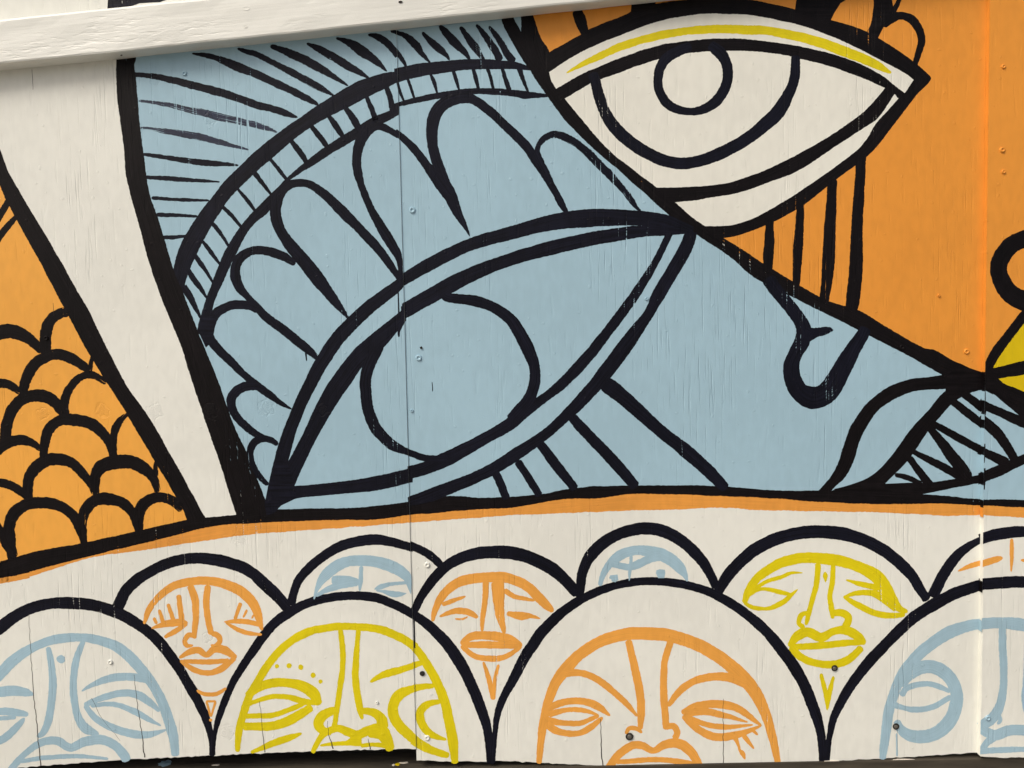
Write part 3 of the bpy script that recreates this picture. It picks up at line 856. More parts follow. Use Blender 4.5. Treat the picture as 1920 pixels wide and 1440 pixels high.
# ---- fish scales on the amber field
for row in range(7):
    for c_ in range(7):
        x0, y0 = -78 - c_ * 112 - (row % 2) * 54, 640 + row * 78 - c_ * 3
        if y0 > 1080 - x0 * 0.19 - 60: continue
        S(orange_left, "scale", 'black', [(x0 - 48, y0 + 62, 14), (x0 - 42, y0 + 26, 20), (x0 - 20, y0 + 2, 22), (x0 + 8, y0 - 2, 22), (x0 + 34, y0 + 16, 20), (x0 + 52, y0 + 58, 13)], .13, 1.5)
S(orange_left, "hatch_line", 'black', [(-24, 442, 14), (-5, 411, 14), (6, 393, 13), (17, 374, 11)], .1)
S(orange_left, "hatch_line", 'black', [(-24, 475, 14), (-4, 447, 14), (15, 424, 12), (32, 405, 9)], .14)
SC = [
  [(-50, 650, 22), (-25, 630, 26), (0, 624, 28), (20, 621, 27), (40, 627, 24), (60, 640, 20), (80, 660, 15)],
  [(86, 664, 20), (85, 630, 22), (92, 606, 22), (107, 591, 20), (128, 584, 18)],
  [(44, 745, 14), (46, 722, 19), (55, 697, 22), (72, 677, 21), (95, 666, 21), (120, 666, 22), (142, 677, 20), (168, 694, 14)],
  [(-30, 722, 18), (0, 718, 18), (20, 723, 16), (38, 738, 9)],
  [(126, 784, 12), (121, 757, 18), (126, 737, 17), (138, 718, 16), (152, 706, 14), (170, 702, 14), (187, 709, 13), (198, 720, 8)],
  [(172, 667, 6), (171, 680, 9), (167, 700, 11)],
  [(10, 832, 20), (12, 800, 21), (22, 770, 21), (40, 750, 22), (62, 742, 24), (85, 744, 24), (105, 757, 20), (120, 779, 14)],
  [(82, 866, 15), (84, 832, 18), (92, 805, 20), (112, 788, 20), (140, 787, 23), (167, 793, 22), (190, 810, 20), (206, 832, 16), (213, 862, 14)],
  [(212, 862, 15), (212, 825, 15), (217, 802, 14), (227, 787, 12), (240, 776, 7)],
  [(-30, 866, 20), (0, 841, 20), (20, 828, 21), (42, 825, 20), (62, 832, 15), (78, 844, 10)],
  [(55, 942, 15), (52, 910, 20), (60, 885, 22), (80, 866, 23), (107, 861, 23), (135, 868, 20), (157, 890, 17), (174, 912, 17), (181, 932, 14)],
  [(180, 925, 14), (179, 892, 20), (192, 873, 25), (220, 866, 26), (250, 868, 24), (275, 882, 22), (289, 900, 16), (296, 923, 11)],
  [(291, 864, 4), (292, 876, 8), (291, 894, 12)],
  [(-30, 902, 16), (0, 905, 16), (20, 910, 16), (40, 922, 15), (57, 938, 11)],
  [(23, 1050, 15), (19, 1015, 22), (17, 990, 22), (25, 965, 22), (45, 948, 22), (75, 942, 22), (105, 946, 22), (130, 960, 20), (147, 985, 18), (158, 1020, 13)],
  [(158, 1020, 13), (154, 982, 19), (161, 955, 22), (180, 938, 22), (205, 936, 23), (230, 943, 20), (248, 962, 17), (261, 996, 14)],
  [(261, 998, 17), (259, 967, 22), (271, 944, 22), (295, 933, 20), (320, 938, 18), (342, 956, 14)],
  [(-30, 960, 15), (0, 992, 16), (14, 1018, 24), (28, 1046, 13)],
]
for k, pts in enumerate(SC):
    S(orange_left, "scale", 'black', pts, .20 if k in (2, 4, 6, 11, 16) else .13, 1.5, fade=(0, 20))

# ---- row of faces
FACES = []


def face(name_label, arches):
    o = None
    for pts in arches:
        if o is None:
            o = S(wall, "painted_face", 'navy', pts, .04, 0.9, label=name_label)
        else:
            S(o, "arch", 'navy', pts, .04, 0.9)
    FACES.append(o)
    return o


back = []
b1 = face("orange face with lashes and closed lips under a black arch", [[(214, 1150, 20), (221, 1137, 22), (237, 1107, 22), (257, 1087, 22), (277, 1074, 20), (312, 1057, 20), (355, 1047, 21), (400, 1049, 22), (445, 1060, 22), (475, 1076, 22), (497, 1096, 23), (520, 1118, 22), (540, 1142, 20)]])
b2 = face("small half hidden blue face with slit eyes", [[(545, 1135, 17), (553, 1104, 16), (567, 1078, 17), (600, 1048, 18), (642, 1023, 19), (692, 1012, 20), (730, 1015, 18), (770, 1026, 15)],
                      [(772, 1024, 15), (800, 1037, 16), (817, 1050, 15), (829, 1063, 13)]])
b3 = face("orange face with full lips and a chin mark", [[(776, 1147, 14), (792, 1115, 17), (818, 1080, 20), (850, 1053, 20), (892, 1038, 23), (930, 1035, 24), (960, 1037, 25), (997, 1047, 24), (1035, 1066, 24), (1060, 1088, 22), (1084, 1115, 20)]])
b4 = face("small half hidden blue face with dot eyes", [[(1087, 1122, 13), (1089, 1095, 17), (1093, 1072, 19), (1107, 1042, 22), (1135, 1015, 22), (1172, 997, 22), (1210, 991, 23), (1247, 997, 23), (1285, 1020, 22), (1315, 1050, 21), (1332, 1077, 18), (1343, 1103, 16)]])
b5 = face("yellow face with wide lips and a forehead mark", [[(1344, 1114, 17), (1366, 1078, 22), (1400, 1042, 23), (1440, 1017, 24), (1490, 1001, 24), (1540, 997, 25), (1590, 1003, 24), (1640, 1022, 23), (1677, 1047, 22), (1708, 1077, 21), (1724, 1103, 19), (1739, 1126, 17)]])
b6 = face("orange face cut by the sheet joint under a black arch", [[(1748, 1120, 22), (1765, 1085, 21), (1790, 1047, 20), (1815, 1025, 16), (1838, 1013, 11)], [(1843, 1010, 20), (1870, 1002, 22), (1920, 997, 20), (1970, 1008, 20), (2010, 1047, 20), (2035, 1085, 20), (2052, 1130, 20)]])
f1 = face("large blue face with a forehead dot", [[(-134, 1440, 11), (-132, 1385, 12), (-123, 1350, 16), (-106, 1312, 19), (-83, 1272, 20), (-56, 1226, 22), (-28, 1196, 24), (0, 1177, 24), (25, 1158, 22), (57, 1141, 21), (95, 1132, 21), (137, 1131, 23), (175, 1135, 22), (212, 1146, 22), (250, 1165, 21), (287, 1192, 20), (320, 1230, 20), (347, 1272, 19), (370, 1312, 19), (387, 1350, 16), (396, 1385, 12), (398, 1418, 11)]])
f2 = face("large yellow face with five dots over one eye", [[(397, 1418, 10), (402, 1380, 9), (410, 1345, 12), (425, 1305, 14), (445, 1265, 15), (470, 1227, 16), (505, 1178, 18), (535, 1153, 19), (575, 1132, 17), (620, 1120, 16), (665, 1117, 16), (705, 1121, 17), (745, 1136, 17), (775, 1152, 17), (810, 1178, 20), (840, 1210, 22), (865, 1247, 22), (885, 1287, 21), (902, 1330, 20), (915, 1375, 16), (919, 1432, 14)]])
f3 = face("large orange face with drips below one eye", [[(923, 1432, 10), (927, 1385, 10), (932, 1342, 12), (945, 1305, 15), (963, 1272, 18), (982, 1236, 20), (1010, 1193, 21), (1042, 1158, 20), (1080, 1130, 17), (1122, 1108, 16), (1172, 1094, 15), (1222, 1090, 15), (1272, 1094, 16), (1322, 1107, 16), (1360, 1125, 18), (1400, 1152, 19), (1437, 1184, 20), (1467, 1220, 22), (1495, 1260, 22), (1515, 1300, 22), (1530, 1342, 20), (1540, 1380, 16), (1544, 1430, 16)]])
f4 = face("large blue face with a ringed eye at the sheet joint", [[(1549, 1430, 12), (1555, 1385, 11), (1562, 1350, 14), (1580, 1310, 18), (1605, 1272, 20), (1635, 1235, 21), (1670, 1198, 21), (1705, 1165, 22), (1740, 1140, 23), (1790, 1113, 22), (1836, 1098, 20)], [(1842, 1095, 22), (1880, 1092, 22), (1920, 1091, 22), (1990, 1096, 22), (2060, 1113, 22), (2110, 1140, 23), (2180, 1198, 21), (2245, 1272, 20), (2288, 1350, 14), (2301, 1440, 12)]])


def strokes(o, mat, table, dry=.05, rag=.9):
    for name, pts in table:
        S(o, name, mat, pts, dry, rag)


strokes(f1, 'sky', [
  ("head_outline", [(-79, 1440, 14), (-75, 1382, 18), (-66, 1350, 20), (-40, 1305, 20), (0, 1264, 20), (25, 1238, 20), (60, 1215, 17), (100, 1200, 17), (150, 1195, 16), (195, 1203, 18), (230, 1220, 20), (260, 1250, 21), (282, 1277, 20), (302, 1312, 19), (316, 1350, 20), (325, 1382, 18), (329, 1418, 14)]),
  ("nose_line", [(90, 1213, 9), (96, 1242, 13), (99, 1280, 14), (97, 1310, 14), (92, 1345, 14), (86, 1365, 13), (79, 1376, 11), (69, 1381, 5)]),
  ("nose_line", [(157, 1201, 9), (145, 1230, 12), (139, 1260, 14), (137, 1292, 14), (142, 1330, 14), (150, 1352, 15), (162, 1367, 18), (185, 1377, 8)]),
  ("eyebrow", [(-30, 1300, 20), (0, 1297, 20), (25, 1295, 20), (50, 1299, 15), (63, 1303, 4)]),
  ("eyelid", [(-30, 1336, 14), (0, 1334, 14), (30, 1336, 14), (53, 1340, 8)]), ("eyelid", [(-30, 1347, 8), (0, 1347, 8), (30, 1345, 7)]),
  ("eyelid", [(-30, 1398, 15), (0, 1388, 15), (17, 1377, 15), (36, 1358, 11), (46, 1346, 4)]),
  ("eyebrow", [(153, 1296, 3), (175, 1283, 9), (212, 1271, 15), (250, 1269, 15), (276, 1274, 15)]),
  ("eyelid", [(158, 1322, 9), (187, 1310, 11), (225, 1300, 14), (255, 1302, 15), (280, 1316, 14), (299, 1334, 6)]),
  ("eyelid", [(170, 1323, 8), (212, 1320, 9), (250, 1333, 12), (275, 1347, 10), (302, 1361, 3)]),
  ("eyelid", [(159, 1322, 9), (180, 1347, 12), (212, 1365, 14), (250, 1376, 15), (280, 1377, 12), (312, 1368, 3)]),
  ("lip", [(18, 1446, 12), (25, 1437, 12), (48, 1412, 12), (78, 1392, 14), (107, 1389, 15), (132, 1402, 15), (160, 1390, 18), (190, 1387, 18), (215, 1397, 17), (232, 1415, 18), (238, 1428, 16)]),
  ("lip", [(37, 1428, 7), (87, 1421, 9), (150, 1418, 8), (203, 1423, 5)])])
DOT(f1, "forehead_dot", 'sky', 114, 1236, 8)

strokes(b1, 'face_or', [
  ("head_outline", [(270, 1170, 5), (280, 1142, 11), (300, 1117, 12), (330, 1097, 15), (370, 1089, 16), (410, 1092, 17), (445, 1105, 19), (470, 1125, 19), (483, 1150, 17), (491, 1182, 5)]),
  ("nose_line", [(356, 1097, 13), (366, 1125, 14), (367, 1150, 13), (365, 1180, 10), (364, 1197, 8)]),
  ("nose_line", [(368, 1196, 6), (355, 1190, 10), (346, 1201, 9), (350, 1211, 9), (362, 1210, 4)]),
  ("nose_line", [(390, 1097, 12), (387, 1130, 12), (390, 1160, 12), (397, 1190, 11)]),
  ("nose_line", [(396, 1188, 10), (408, 1191, 11), (413, 1202, 10), (404, 1211, 9), (395, 1209, 4)]),
  ("eyelash", [(288, 1158, 6), (294, 1170, 6)]), ("eyelash", [(298, 1143, 7), (306, 1167, 8)]), ("eyelash", [(315, 1132, 7), (326, 1165, 8)]), ("eyelash", [(335, 1115, 10), (341, 1165, 10)]),
  ("eyelid", [(284, 1178, 4), (312, 1170, 13), (335, 1167, 14), (352, 1168, 5)]), ("eyelid", [(351, 1169, 7), (330, 1183, 10), (308, 1195, 6)]),
  ("eyelash", [(451, 1130, 8), (440, 1162, 6)]), ("eyelash", [(463, 1143, 5), (456, 1158, 4)]), ("eyelash", [(476, 1152, 4), (472, 1160, 4)]),
  ("eyelid", [(420, 1166, 3), (445, 1165, 9), (465, 1166, 10), (488, 1172, 8)]), ("eyelid", [(423, 1167, 4), (445, 1180, 9), (465, 1187, 9), (491, 1190, 4)]),
  ("lip", [(336, 1234, 5), (355, 1222, 12), (372, 1219, 12), (387, 1228, 10), (402, 1217, 14), (422, 1220, 16), (443, 1234, 8)]),
  ("lip", [(342, 1240, 7), (387, 1241, 10), (430, 1239, 9)]),
  ("lip", [(338, 1238, 6), (362, 1255, 10), (390, 1262, 10), (415, 1254, 12), (441, 1233, 9)]),
  ("chin_mark", [(369, 1294, 5), (382, 1301, 8), (405, 1301, 8), (424, 1290, 5)]),
  ("chin_mark", [(386, 1315, 4), (405, 1315, 4)]), ("chin_mark", [(387, 1315, 4), (395, 1344, 4)]), ("chin_mark", [(404, 1315, 5), (396, 1344, 4)])])
DOT(b1, "chin_mark", 'face_or', 395, 1350, 3)

zb = lambda pts: [(580 + x / 9.6, 1030 + y / 9.6, w / 9.6) for x, y, w in pts]
strokes(b2, 'sky', [(n, zb(p)) for n, p in [
  ("head_outline", [(85, 900, 30), (120, 760, 60), (200, 590, 130), (330, 430, 200), (520, 290, 210), (700, 215, 190), (900, 200, 200), (1150, 215, 200), (1400, 280, 220), (1600, 370, 210), (1740, 480, 180), (1790, 600, 110), (1815, 740, 16)]),
  ("nose_line", [(940, 300, 70), (930, 450, 70), (920, 600, 80), (905, 750, 30)]),
  ("eyelid", [(400, 560, 150), (560, 560, 170), (740, 570, 170), (890, 600, 120)]),
  ("eyelid", [(110, 840, 60), (250, 760, 90), (420, 690, 130), (620, 640, 120), (880, 620, 80)]),
  ("eyelid", [(1170, 720, 20), (1280, 680, 100), (1450, 630, 70), (1620, 610, 60), (1760, 600, 60)]),
  ("eyelid", [(1200, 740, 30), (1340, 760, 60), (1480, 800, 110), (1620, 810, 90), (1750, 790, 10)])]])
zb4 = lambda pts: [(1110 + x / 9.6, 1010 + y / 9.6, w / 9.6) for x, y, w in pts]
strokes(b4, 'sky', [(n, zb4(p)) for n, p in [
  ("head_outline", [(145, 850, 70), (180, 700, 90), (270, 520, 130), (420, 360, 170), (620, 245, 180), (850, 205, 170), (1050, 240, 210), (1250, 290, 230), (1450, 400, 220), (1590, 530, 190), (1670, 650, 110), (1715, 770, 30)]),
  ("eyebrow", [(360, 440, 130), (520, 490, 110), (680, 510, 120), (820, 460, 150), (960, 400, 150), (1120, 320, 180), (1260, 320, 150)]),
  ("nose_line", [(705, 300, 60), (700, 450, 60), (680, 600, 60), (668, 760, 20)])]])
FILL(b4, "eye_dot", 'sky', [(1110 + x / 9.6, 1010 + y / 9.6) for x, y in [(330, 660), (460, 645), (475, 740), (420, 785), (355, 770), (350, 735), (305, 710)]])
FILL(b4, "eye_dot", 'sky', [(1110 + x / 9.6, 1010 + y / 9.6) for x, y in [(1160, 570), (1220, 550), (1310, 560), (1320, 620), (1300, 710), (1190, 710), (1150, 620)]])

strokes(b3, 'face_or', [
  ("head_outline", [(811, 1165, 7), (817, 1140, 12), (835, 1110, 16), (865, 1090, 18), (905, 1083, 19), (942, 1082, 19), (965, 1088, 19), (988, 1099, 18), (1010, 1120, 18), (1027, 1137, 15), (1037, 1147, 7)]),
  ("eyebrow", [(829, 1134, 8), (850, 1126, 9), (873, 1118, 3)]),
  ("eyelid", [(824, 1156, 4), (850, 1146, 11), (875, 1147, 13), (896, 1158, 7)]),
  ("nose_line", [(911, 1090, 12), (909, 1130, 11), (905, 1160, 9), (904, 1184, 5)]),
  ("nose_line", [(933, 1090, 24), (935, 1125, 23), (938, 1155, 16), (944, 1180, 10), (945, 1189, 4)]),
  ("eyebrow", [(945, 1106, 10), (962, 1117, 9), (980, 1122, 8), (1003, 1126, 4)]),
  ("eyelid", [(950, 1150, 8), (962, 1152, 12), (978, 1155, 16), (995, 1155, 9), (1013, 1160, 3)]),
  ("lip", [(864, 1208, 8), (885, 1193, 15), (920, 1192, 16), (950, 1197, 18), (965, 1203, 14), (979, 1211, 7)]),
  ("lip", [(866, 1209, 9), (890, 1209, 12), (917, 1209, 14), (955, 1210, 12), (976, 1213, 7)]),
  ("lip", [(865, 1210, 9), (890, 1230, 11), (922, 1235, 11), (950, 1230, 10), (978, 1212, 6)]),
  ("chin_mark", [(906, 1241, 5), (917, 1275, 9), (924, 1312, 8)]), ("chin_mark", [(935, 1246, 5), (928, 1275, 7), (925, 1312, 7)])])
S(b3, "eyelid", 'face_or', [(853, 1160, 3), (866, 1161, 4), (877, 1156, 3)], .35)

strokes(f2, 'yellow', [
  ("head_outline", [(445, 1410, 9), (447, 1378, 13), (455, 1342, 15), (470, 1300, 14), (485, 1275, 15), (505, 1243, 15), (535, 1210, 15), (575, 1186, 16), (620, 1176, 14), (670, 1175, 14), (712, 1180, 15), (750, 1195, 16), (775, 1211, 15)]),
  ("head_outline", [(777, 1213, 15), (795, 1237, 16), (815, 1270, 17), (832, 1310, 18), (842, 1350, 19), (849, 1390, 19), (853, 1432, 13)]),
  ("eyebrow", [(462, 1306, 14), (480, 1292, 17), (505, 1282, 17), (535, 1280, 17), (567, 1287, 20), (588, 1301, 22), (598, 1322, 14)]),
  ("eyelid", [(460, 1322, 9), (480, 1315, 9), (510, 1306, 10), (540, 1307, 10), (572, 1316, 12), (602, 1318, 8)]),
  ("eyelid", [(458, 1343, 10), (480, 1342, 10), (510, 1341, 10), (545, 1330, 10), (575, 1316, 7)]),
  ("eyelid", [(455, 1362, 15), (480, 1362, 16), (517, 1360, 17), (550, 1347, 18), (585, 1325, 14)]),
  ("cheek_line", [(470, 1411, 6), (480, 1407, 8), (517, 1392, 14), (545, 1382, 12), (566, 1375, 4)]),
  ("nose_line", [(638, 1180, 10), (642, 1217, 11), (642, 1255, 11), (637, 1292, 11), (632, 1325, 11), (629, 1350, 10), (626, 1364, 12)]),
  ("nose_line", [(636, 1331, 12), (618, 1335, 17), (602, 1345, 19), (597, 1358, 19), (606, 1370, 15), (622, 1371, 14)]),
  ("nose_line", [(672, 1180, 9), (669, 1220, 11), (666, 1260, 13), (669, 1295, 14), (675, 1328, 13), (679, 1349, 5)]),
  ("nose_line", [(678, 1332, 12), (700, 1336, 15), (715, 1348, 21), (717, 1366, 24)]),
  ("lip", [(586, 1412, 9), (595, 1393, 10), (608, 1375, 13), (632, 1366, 13), (652, 1372, 16), (670, 1378, 18), (692, 1369, 17), (714, 1368, 22), (726, 1388, 22), (733, 1408, 14)]),
  ("lip", [(600, 1398, 4), (620, 1395, 7), (650, 1393, 10), (664, 1389, 20), (678, 1388, 22)]),
  ("lip", [(690, 1379, 8), (712, 1380, 14), (724, 1390, 18)]), ("lip", [(676, 1398, 8), (700, 1396, 8), (725, 1398, 10)]),
  ("eyebrow", [(694, 1279, 4), (717, 1266, 13), (750, 1256, 13), (775, 1248, 12)]), ("eyebrow", [(779, 1246, 11), (797, 1241, 9)]),
  ("eye_ring", [(814, 1286, 10), (790, 1288, 12), (772, 1292, 14), (750, 1302, 20), (738, 1320, 20), (738, 1340, 20), (750, 1362, 20), (778, 1388, 18)]),
  ("eye_ring", [(779, 1390, 18), (805, 1405, 16), (842, 1417, 11)]),
  ("eye_ring", [(826, 1316, 8), (803, 1320, 14), (788, 1335, 16), (791, 1357, 16), (807, 1376, 14), (837, 1387, 5)])])
for x, y, r in [(519, 1249, 4), (542, 1248, 5), (564, 1251, 5), (587, 1266, 5), (601, 1278, 4)]:
    DOT(f2, "brow_dot", 'yellow', x, y, r)
S(f2, "paint_drip", 'navy', [(776, 1152, 3.4), (777, 1180, 2.6), (777.5, 1209, 2.6)], .0, .4)

strokes(f3, 'face_or', [
  ("head_outline", [(1011, 1432, 10), (1014, 1392, 13), (1019, 1355, 16), (1027, 1317, 17), (1042, 1280, 20), (1065, 1250, 22), (1090, 1225, 21), (1130, 1201, 21), (1175, 1189, 23), (1222, 1188, 24), (1265, 1194, 24), (1310, 1210, 24), (1350, 1233, 24), (1387, 1264, 26), (1415, 1296, 24), (1432, 1330, 20), (1443, 1363, 17), (1452, 1397, 15), (1459, 1434, 10)]),
  ("nose_line", [(1178, 1200, 13), (1187, 1240, 14), (1196, 1280, 15), (1202, 1317, 15), (1202, 1345, 14), (1200, 1368, 8)]),
  ("nose_line", [(1204, 1374, 5), (1192, 1366, 9), (1180, 1366, 9), (1173, 1376, 6)]),
  ("nose_line", [(1258, 1200, 13), (1247, 1237, 13), (1244, 1275, 13), (1245, 1312, 14), (1248, 1350, 13), (1249, 1368, 11)]),
  ("nose_line", [(1247, 1364, 10), (1262, 1361, 12), (1270, 1373, 12), (1264, 1386, 11)]),
  ("eyebrow", [(1056, 1264, 14), (1072, 1261, 13), (1095, 1263, 12), (1122, 1275, 13), (1150, 1297, 12), (1175, 1320, 12), (1195, 1343, 5)]),
  ("eyebrow", [(1252, 1324, 8), (1275, 1295, 13), (1302, 1277, 14), (1335, 1269, 15), (1370, 1271, 17), (1400, 1284, 16)]),
  ("eyelid", [(1028, 1332, 10), (1040, 1322, 13), (1065, 1315, 13), (1095, 1315, 13), (1122, 1325, 14), (1144, 1342, 4)]),
  ("eyelid", [(1028, 1340, 12), (1045, 1335, 11), (1065, 1331, 9), (1095, 1332, 9), (1123, 1342, 4)]),
  ("eyelid", [(1022, 1350, 14), (1040, 1353, 12), (1060, 1356, 10), (1090, 1355, 10), (1123, 1342, 6)]),
  ("eyelid", [(1024, 1356, 14), (1036, 1366, 14), (1055, 1374, 12), (1085, 1375, 12), (1110, 1362, 11), (1130, 1345, 6)]),
  ("eyelid", [(1278, 1337, 9), (1295, 1329, 14), (1315, 1322, 15), (1345, 1320, 15), (1380, 1327, 14), (1405, 1343, 12), (1428, 1361, 4)]),
  ("eyelid", [(1284, 1337, 14), (1303, 1334, 16), (1325, 1334, 14), (1360, 1342, 11), (1402, 1354, 3)]),
  ("eyelid", [(1286, 1344, 10), (1322, 1358, 10), (1360, 1363, 10), (1412, 1359, 3)]),
  ("eyelid", [(1281, 1341, 10), (1296, 1357, 13), (1314, 1371, 14), (1340, 1381, 15), (1372, 1380, 15), (1400, 1372, 10), (1428, 1360, 4)]),
  ("eyelash", [(1378, 1382, 10), (1385, 1398, 6), (1387, 1406, 5), (1392, 1412, 10), (1397, 1424, 3)]),
  ("eyelash", [(1394, 1378, 9), (1403, 1390, 8), (1414, 1404, 3)]), ("eyelash", [(1410, 1368, 7), (1421, 1378, 4)]),
  ("lip", [(1140, 1442, 15), (1160, 1415, 15), (1185, 1398, 15), (1205, 1398, 15), (1225, 1408, 12), (1247, 1396, 15), (1272, 1394, 19), (1295, 1410, 18), (1314, 1440, 14)]),
  ("lip", [(1155, 1429, 9), (1210, 1425, 10), (1260, 1426, 10), (1304, 1432, 7)])])

strokes(b5, 'yellow', [
  ("head_outline", [(1395, 1131, 10), (1404, 1107, 14), (1419, 1085, 16), (1440, 1069, 18), (1465, 1055, 19), (1502, 1046, 20), (1540, 1047, 21), (1580, 1053, 21), (1615, 1065, 21), (1642, 1080, 24), (1656, 1097, 26), (1670, 1120, 22), (1685, 1140, 14), (1702, 1147, 7)]),
  ("eyebrow", [(1412, 1108, 7), (1436, 1091, 8), (1465, 1082, 8), (1484, 1074, 6), (1505, 1074, 2)]),
  ("eyelid", [(1402, 1119, 5), (1422, 1106, 6), (1440, 1105, 8), (1465, 1111, 9), (1488, 1116, 5)]),
  ("eyelid", [(1395, 1129, 7), (1412, 1139, 8), (1440, 1141, 8), (1465, 1131, 10), (1482, 1117, 8), (1496, 1105, 2)]),
  ("nose_line", [(1534, 1056, 11), (1531, 1095, 10), (1523, 1125, 10), (1515, 1155, 9), (1511, 1172, 6)]),
  ("nose_line", [(1516, 1149, 7), (1503, 1153, 10), (1498, 1168, 9), (1508, 1177, 10)]),
  ("nose_line", [(1562, 1056, 8), (1561, 1088, 10), (1556, 1117, 10), (1559, 1140, 10), (1562, 1160, 7)]),
  ("nose_line", [(1562, 1150, 12), (1578, 1149, 15), (1591, 1159, 15), (1584, 1178, 14)]),
  ("forehead_mark", [(1547, 1072, 4), (1547.5, 1080, 10), (1548, 1092, 2)]),
  ("eyebrow", [(1586, 1087, 3), (1615, 1095, 10), (1650, 1103, 12)]),
  ("eyelid", [(1581, 1120, 5), (1605, 1112, 9), (1635, 1112, 12), (1660, 1124, 18), (1682, 1143, 14)]),
  ("eyelid", [(1582, 1119, 7), (1610, 1135, 12), (1640, 1150, 12), (1670, 1154, 11), (1697, 1152, 8)]),
  ("lip", [(1479, 1212, 9), (1495, 1193, 18), (1515, 1185, 18), (1540, 1195, 18), (1560, 1185, 14), (1585, 1182, 17), (1610, 1194, 17), (1621, 1208, 10)]),
  ("lip", [(1483, 1213, 11), (1540, 1210, 13), (1595, 1205, 12), (1623, 1205, 8)]),
  ("lip", [(1482, 1212, 12), (1500, 1231, 14), (1527, 1243, 14), (1560, 1246, 15), (1590, 1237, 15), (1616, 1213, 13)]),
  ("chin_mark", [(1539, 1263, 7), (1547, 1295, 9), (1551, 1332, 3)]), ("chin_mark", [(1563, 1268, 6), (1555, 1300, 9), (1551, 1330, 4)])])

strokes(b6, 'face_or', [("eyebrow", [(1796, 1071, 3), (1820, 1061, 9), (1838, 1056, 9)]), ("eyebrow", [(1842, 1057, 12), (1865, 1050, 12), (1880, 1046, 6)]),
  ("nose_line", [(1897, 1010, 6), (1897, 1040, 8), (1896, 1072, 3)]), ("eyebrow", [(1914, 1050, 4), (1930, 1053, 9), (1960, 1060, 9)])])

strokes(f4, 'sky', [
  ("head_outline", [(1654, 1424, 12), (1660, 1380, 18), (1665, 1342, 19), (1675, 1305, 19), (1690, 1268, 20), (1715, 1235, 22), (1745, 1208, 22), (1780, 1186, 24), (1815, 1174, 21), (1838, 1170, 20)]),
  ("head_outline", [(1842, 1170, 22), (1877, 1168, 21), (1920, 1172, 24), (1985, 1186, 24), (2060, 1215, 22), (2130, 1268, 20), (2165, 1342, 19), (2180, 1440, 12)]),
  ("eye_ring", [(1686, 1285, 22), (1703, 1264, 26), (1735, 1250, 24), (1762, 1255, 25), (1784, 1275, 24), (1794, 1305, 24), (1787, 1340, 25), (1767, 1367, 26), (1740, 1380, 25), (1710, 1380, 23), (1690, 1368, 18), (1681, 1350, 12)]),
  ("eyelid", [(1690, 1305, 12), (1702, 1289, 11), (1735, 1282, 10), (1760, 1287, 10), (1782, 1297, 7)]),
  ("eyelid", [(1672, 1318, 14), (1687, 1325, 11), (1715, 1331, 11), (1747, 1326, 11), (1784, 1306, 10)]),
  ("nose_line", [(1879, 1175, 12), (1880, 1212, 15), (1882, 1255, 14), (1881, 1292, 15), (1875, 1322, 17), (1862, 1345, 20), (1842, 1360, 20)]),
  ("nose_line", [(1872, 1340, 8), (1876, 1350, 8), (1870, 1358, 5)]),
  ("lip", [(1842, 1368, 16), (1865, 1378, 20), (1890, 1370, 20), (1920, 1369, 20), (1985, 1380, 20)]),
  ("lip", [(1842, 1404, 10), (1852, 1391, 13), (1866, 1382, 14)]), ("lip", [(1842, 1409, 11), (1880, 1406, 11), (1920, 1405, 10), (1985, 1408, 10)]),
  ("nose_line", [(1926, 1180, 10), (1922, 1272, 8), (1919, 1300, 8), (1922, 1330, 8), (1932, 1350, 12)])])
S(f4, "paint_drip", 'sky', [(1681, 1375, 3), (1681.5, 1395, 2.6), (1682, 1418, 3.4)], .0, .4)

# the exposed left edge of the proud sheet carries the colours that run over it
EDGE = [(-40, 697, 'orange_r'), (733, 750, 'blue'), (697, 733, 'black'), (750, 776, 'black'), (776, 786, 'blue'), (786, 802, 'black'), (802, 836, 'blue'), (836, 852, 'black'),
        (852, 884, 'blue'), (884, 908, 'black'), (908, 936, 'blue'), (936, 950, 'black'), (950, 968, 'orange_r'), (1087, 1108, 'black'), (1160, 1181, 'sky')]
for y0, y1, mt in EDGE:
    v = []
    for y in (y0, y1):
        z = P(1841, y, DEPTH[1]).z
        for yy in (-DEPTH[2] - 0.00013, -DEPTH[1] - 0.0005):
            v.append((seam2(z) - 0.0013, yy, z))
    me = bpy.data.meshes.new("edge_paint")
    me.from_pydata(v, [], [(0, 1, 3, 2)])
    me.materials.append(M[mt])
    link(bpy.data.objects.new("edge_paint", me), SHEETS[2])

# ------------------------------------------------------------------ screws, holes, cracks
def lathe(name, x, y, prof, mat, parent, sheet, seg=14, squash=1.0):
    c = P(x, y, DEPTH[sheet])
    bm = bmesh.new()
    rings = []
    for r, h in prof:
        rings.append([bm.verts.new((c.x + r * cos(2 * pi * k / seg), -DEPTH[sheet] - h, c.z + r * squash * sin(2 * pi * k / seg))) for k in range(seg)])
    for a, b in zip(rings, rings[1:]):
        for k in range(seg):
            bm.faces.new((a[k], a[(k + 1) % seg], b[(k + 1) % seg], b[k]))
    bm.faces.new(rings[-1])
    bmesh.ops.recalc_face_normals(bm, faces=bm.faces)
    for f in bm.faces: f.smooth = True
    return mesh_obj(name, bm, mat, parent)


def screw(x, y, r, mat, sheet):
    R = r * WPP
    h = 0.0024
    lathe("screw", x, y, [(R * 1.3, -0.0005), (R * 1.2, h), (R * .95, h + .0005), (R * .6, h + .0003), (R * .45, h - .0010), (R * .1, h - .0013)], M[mat], SHEETS[sheet], sheet)


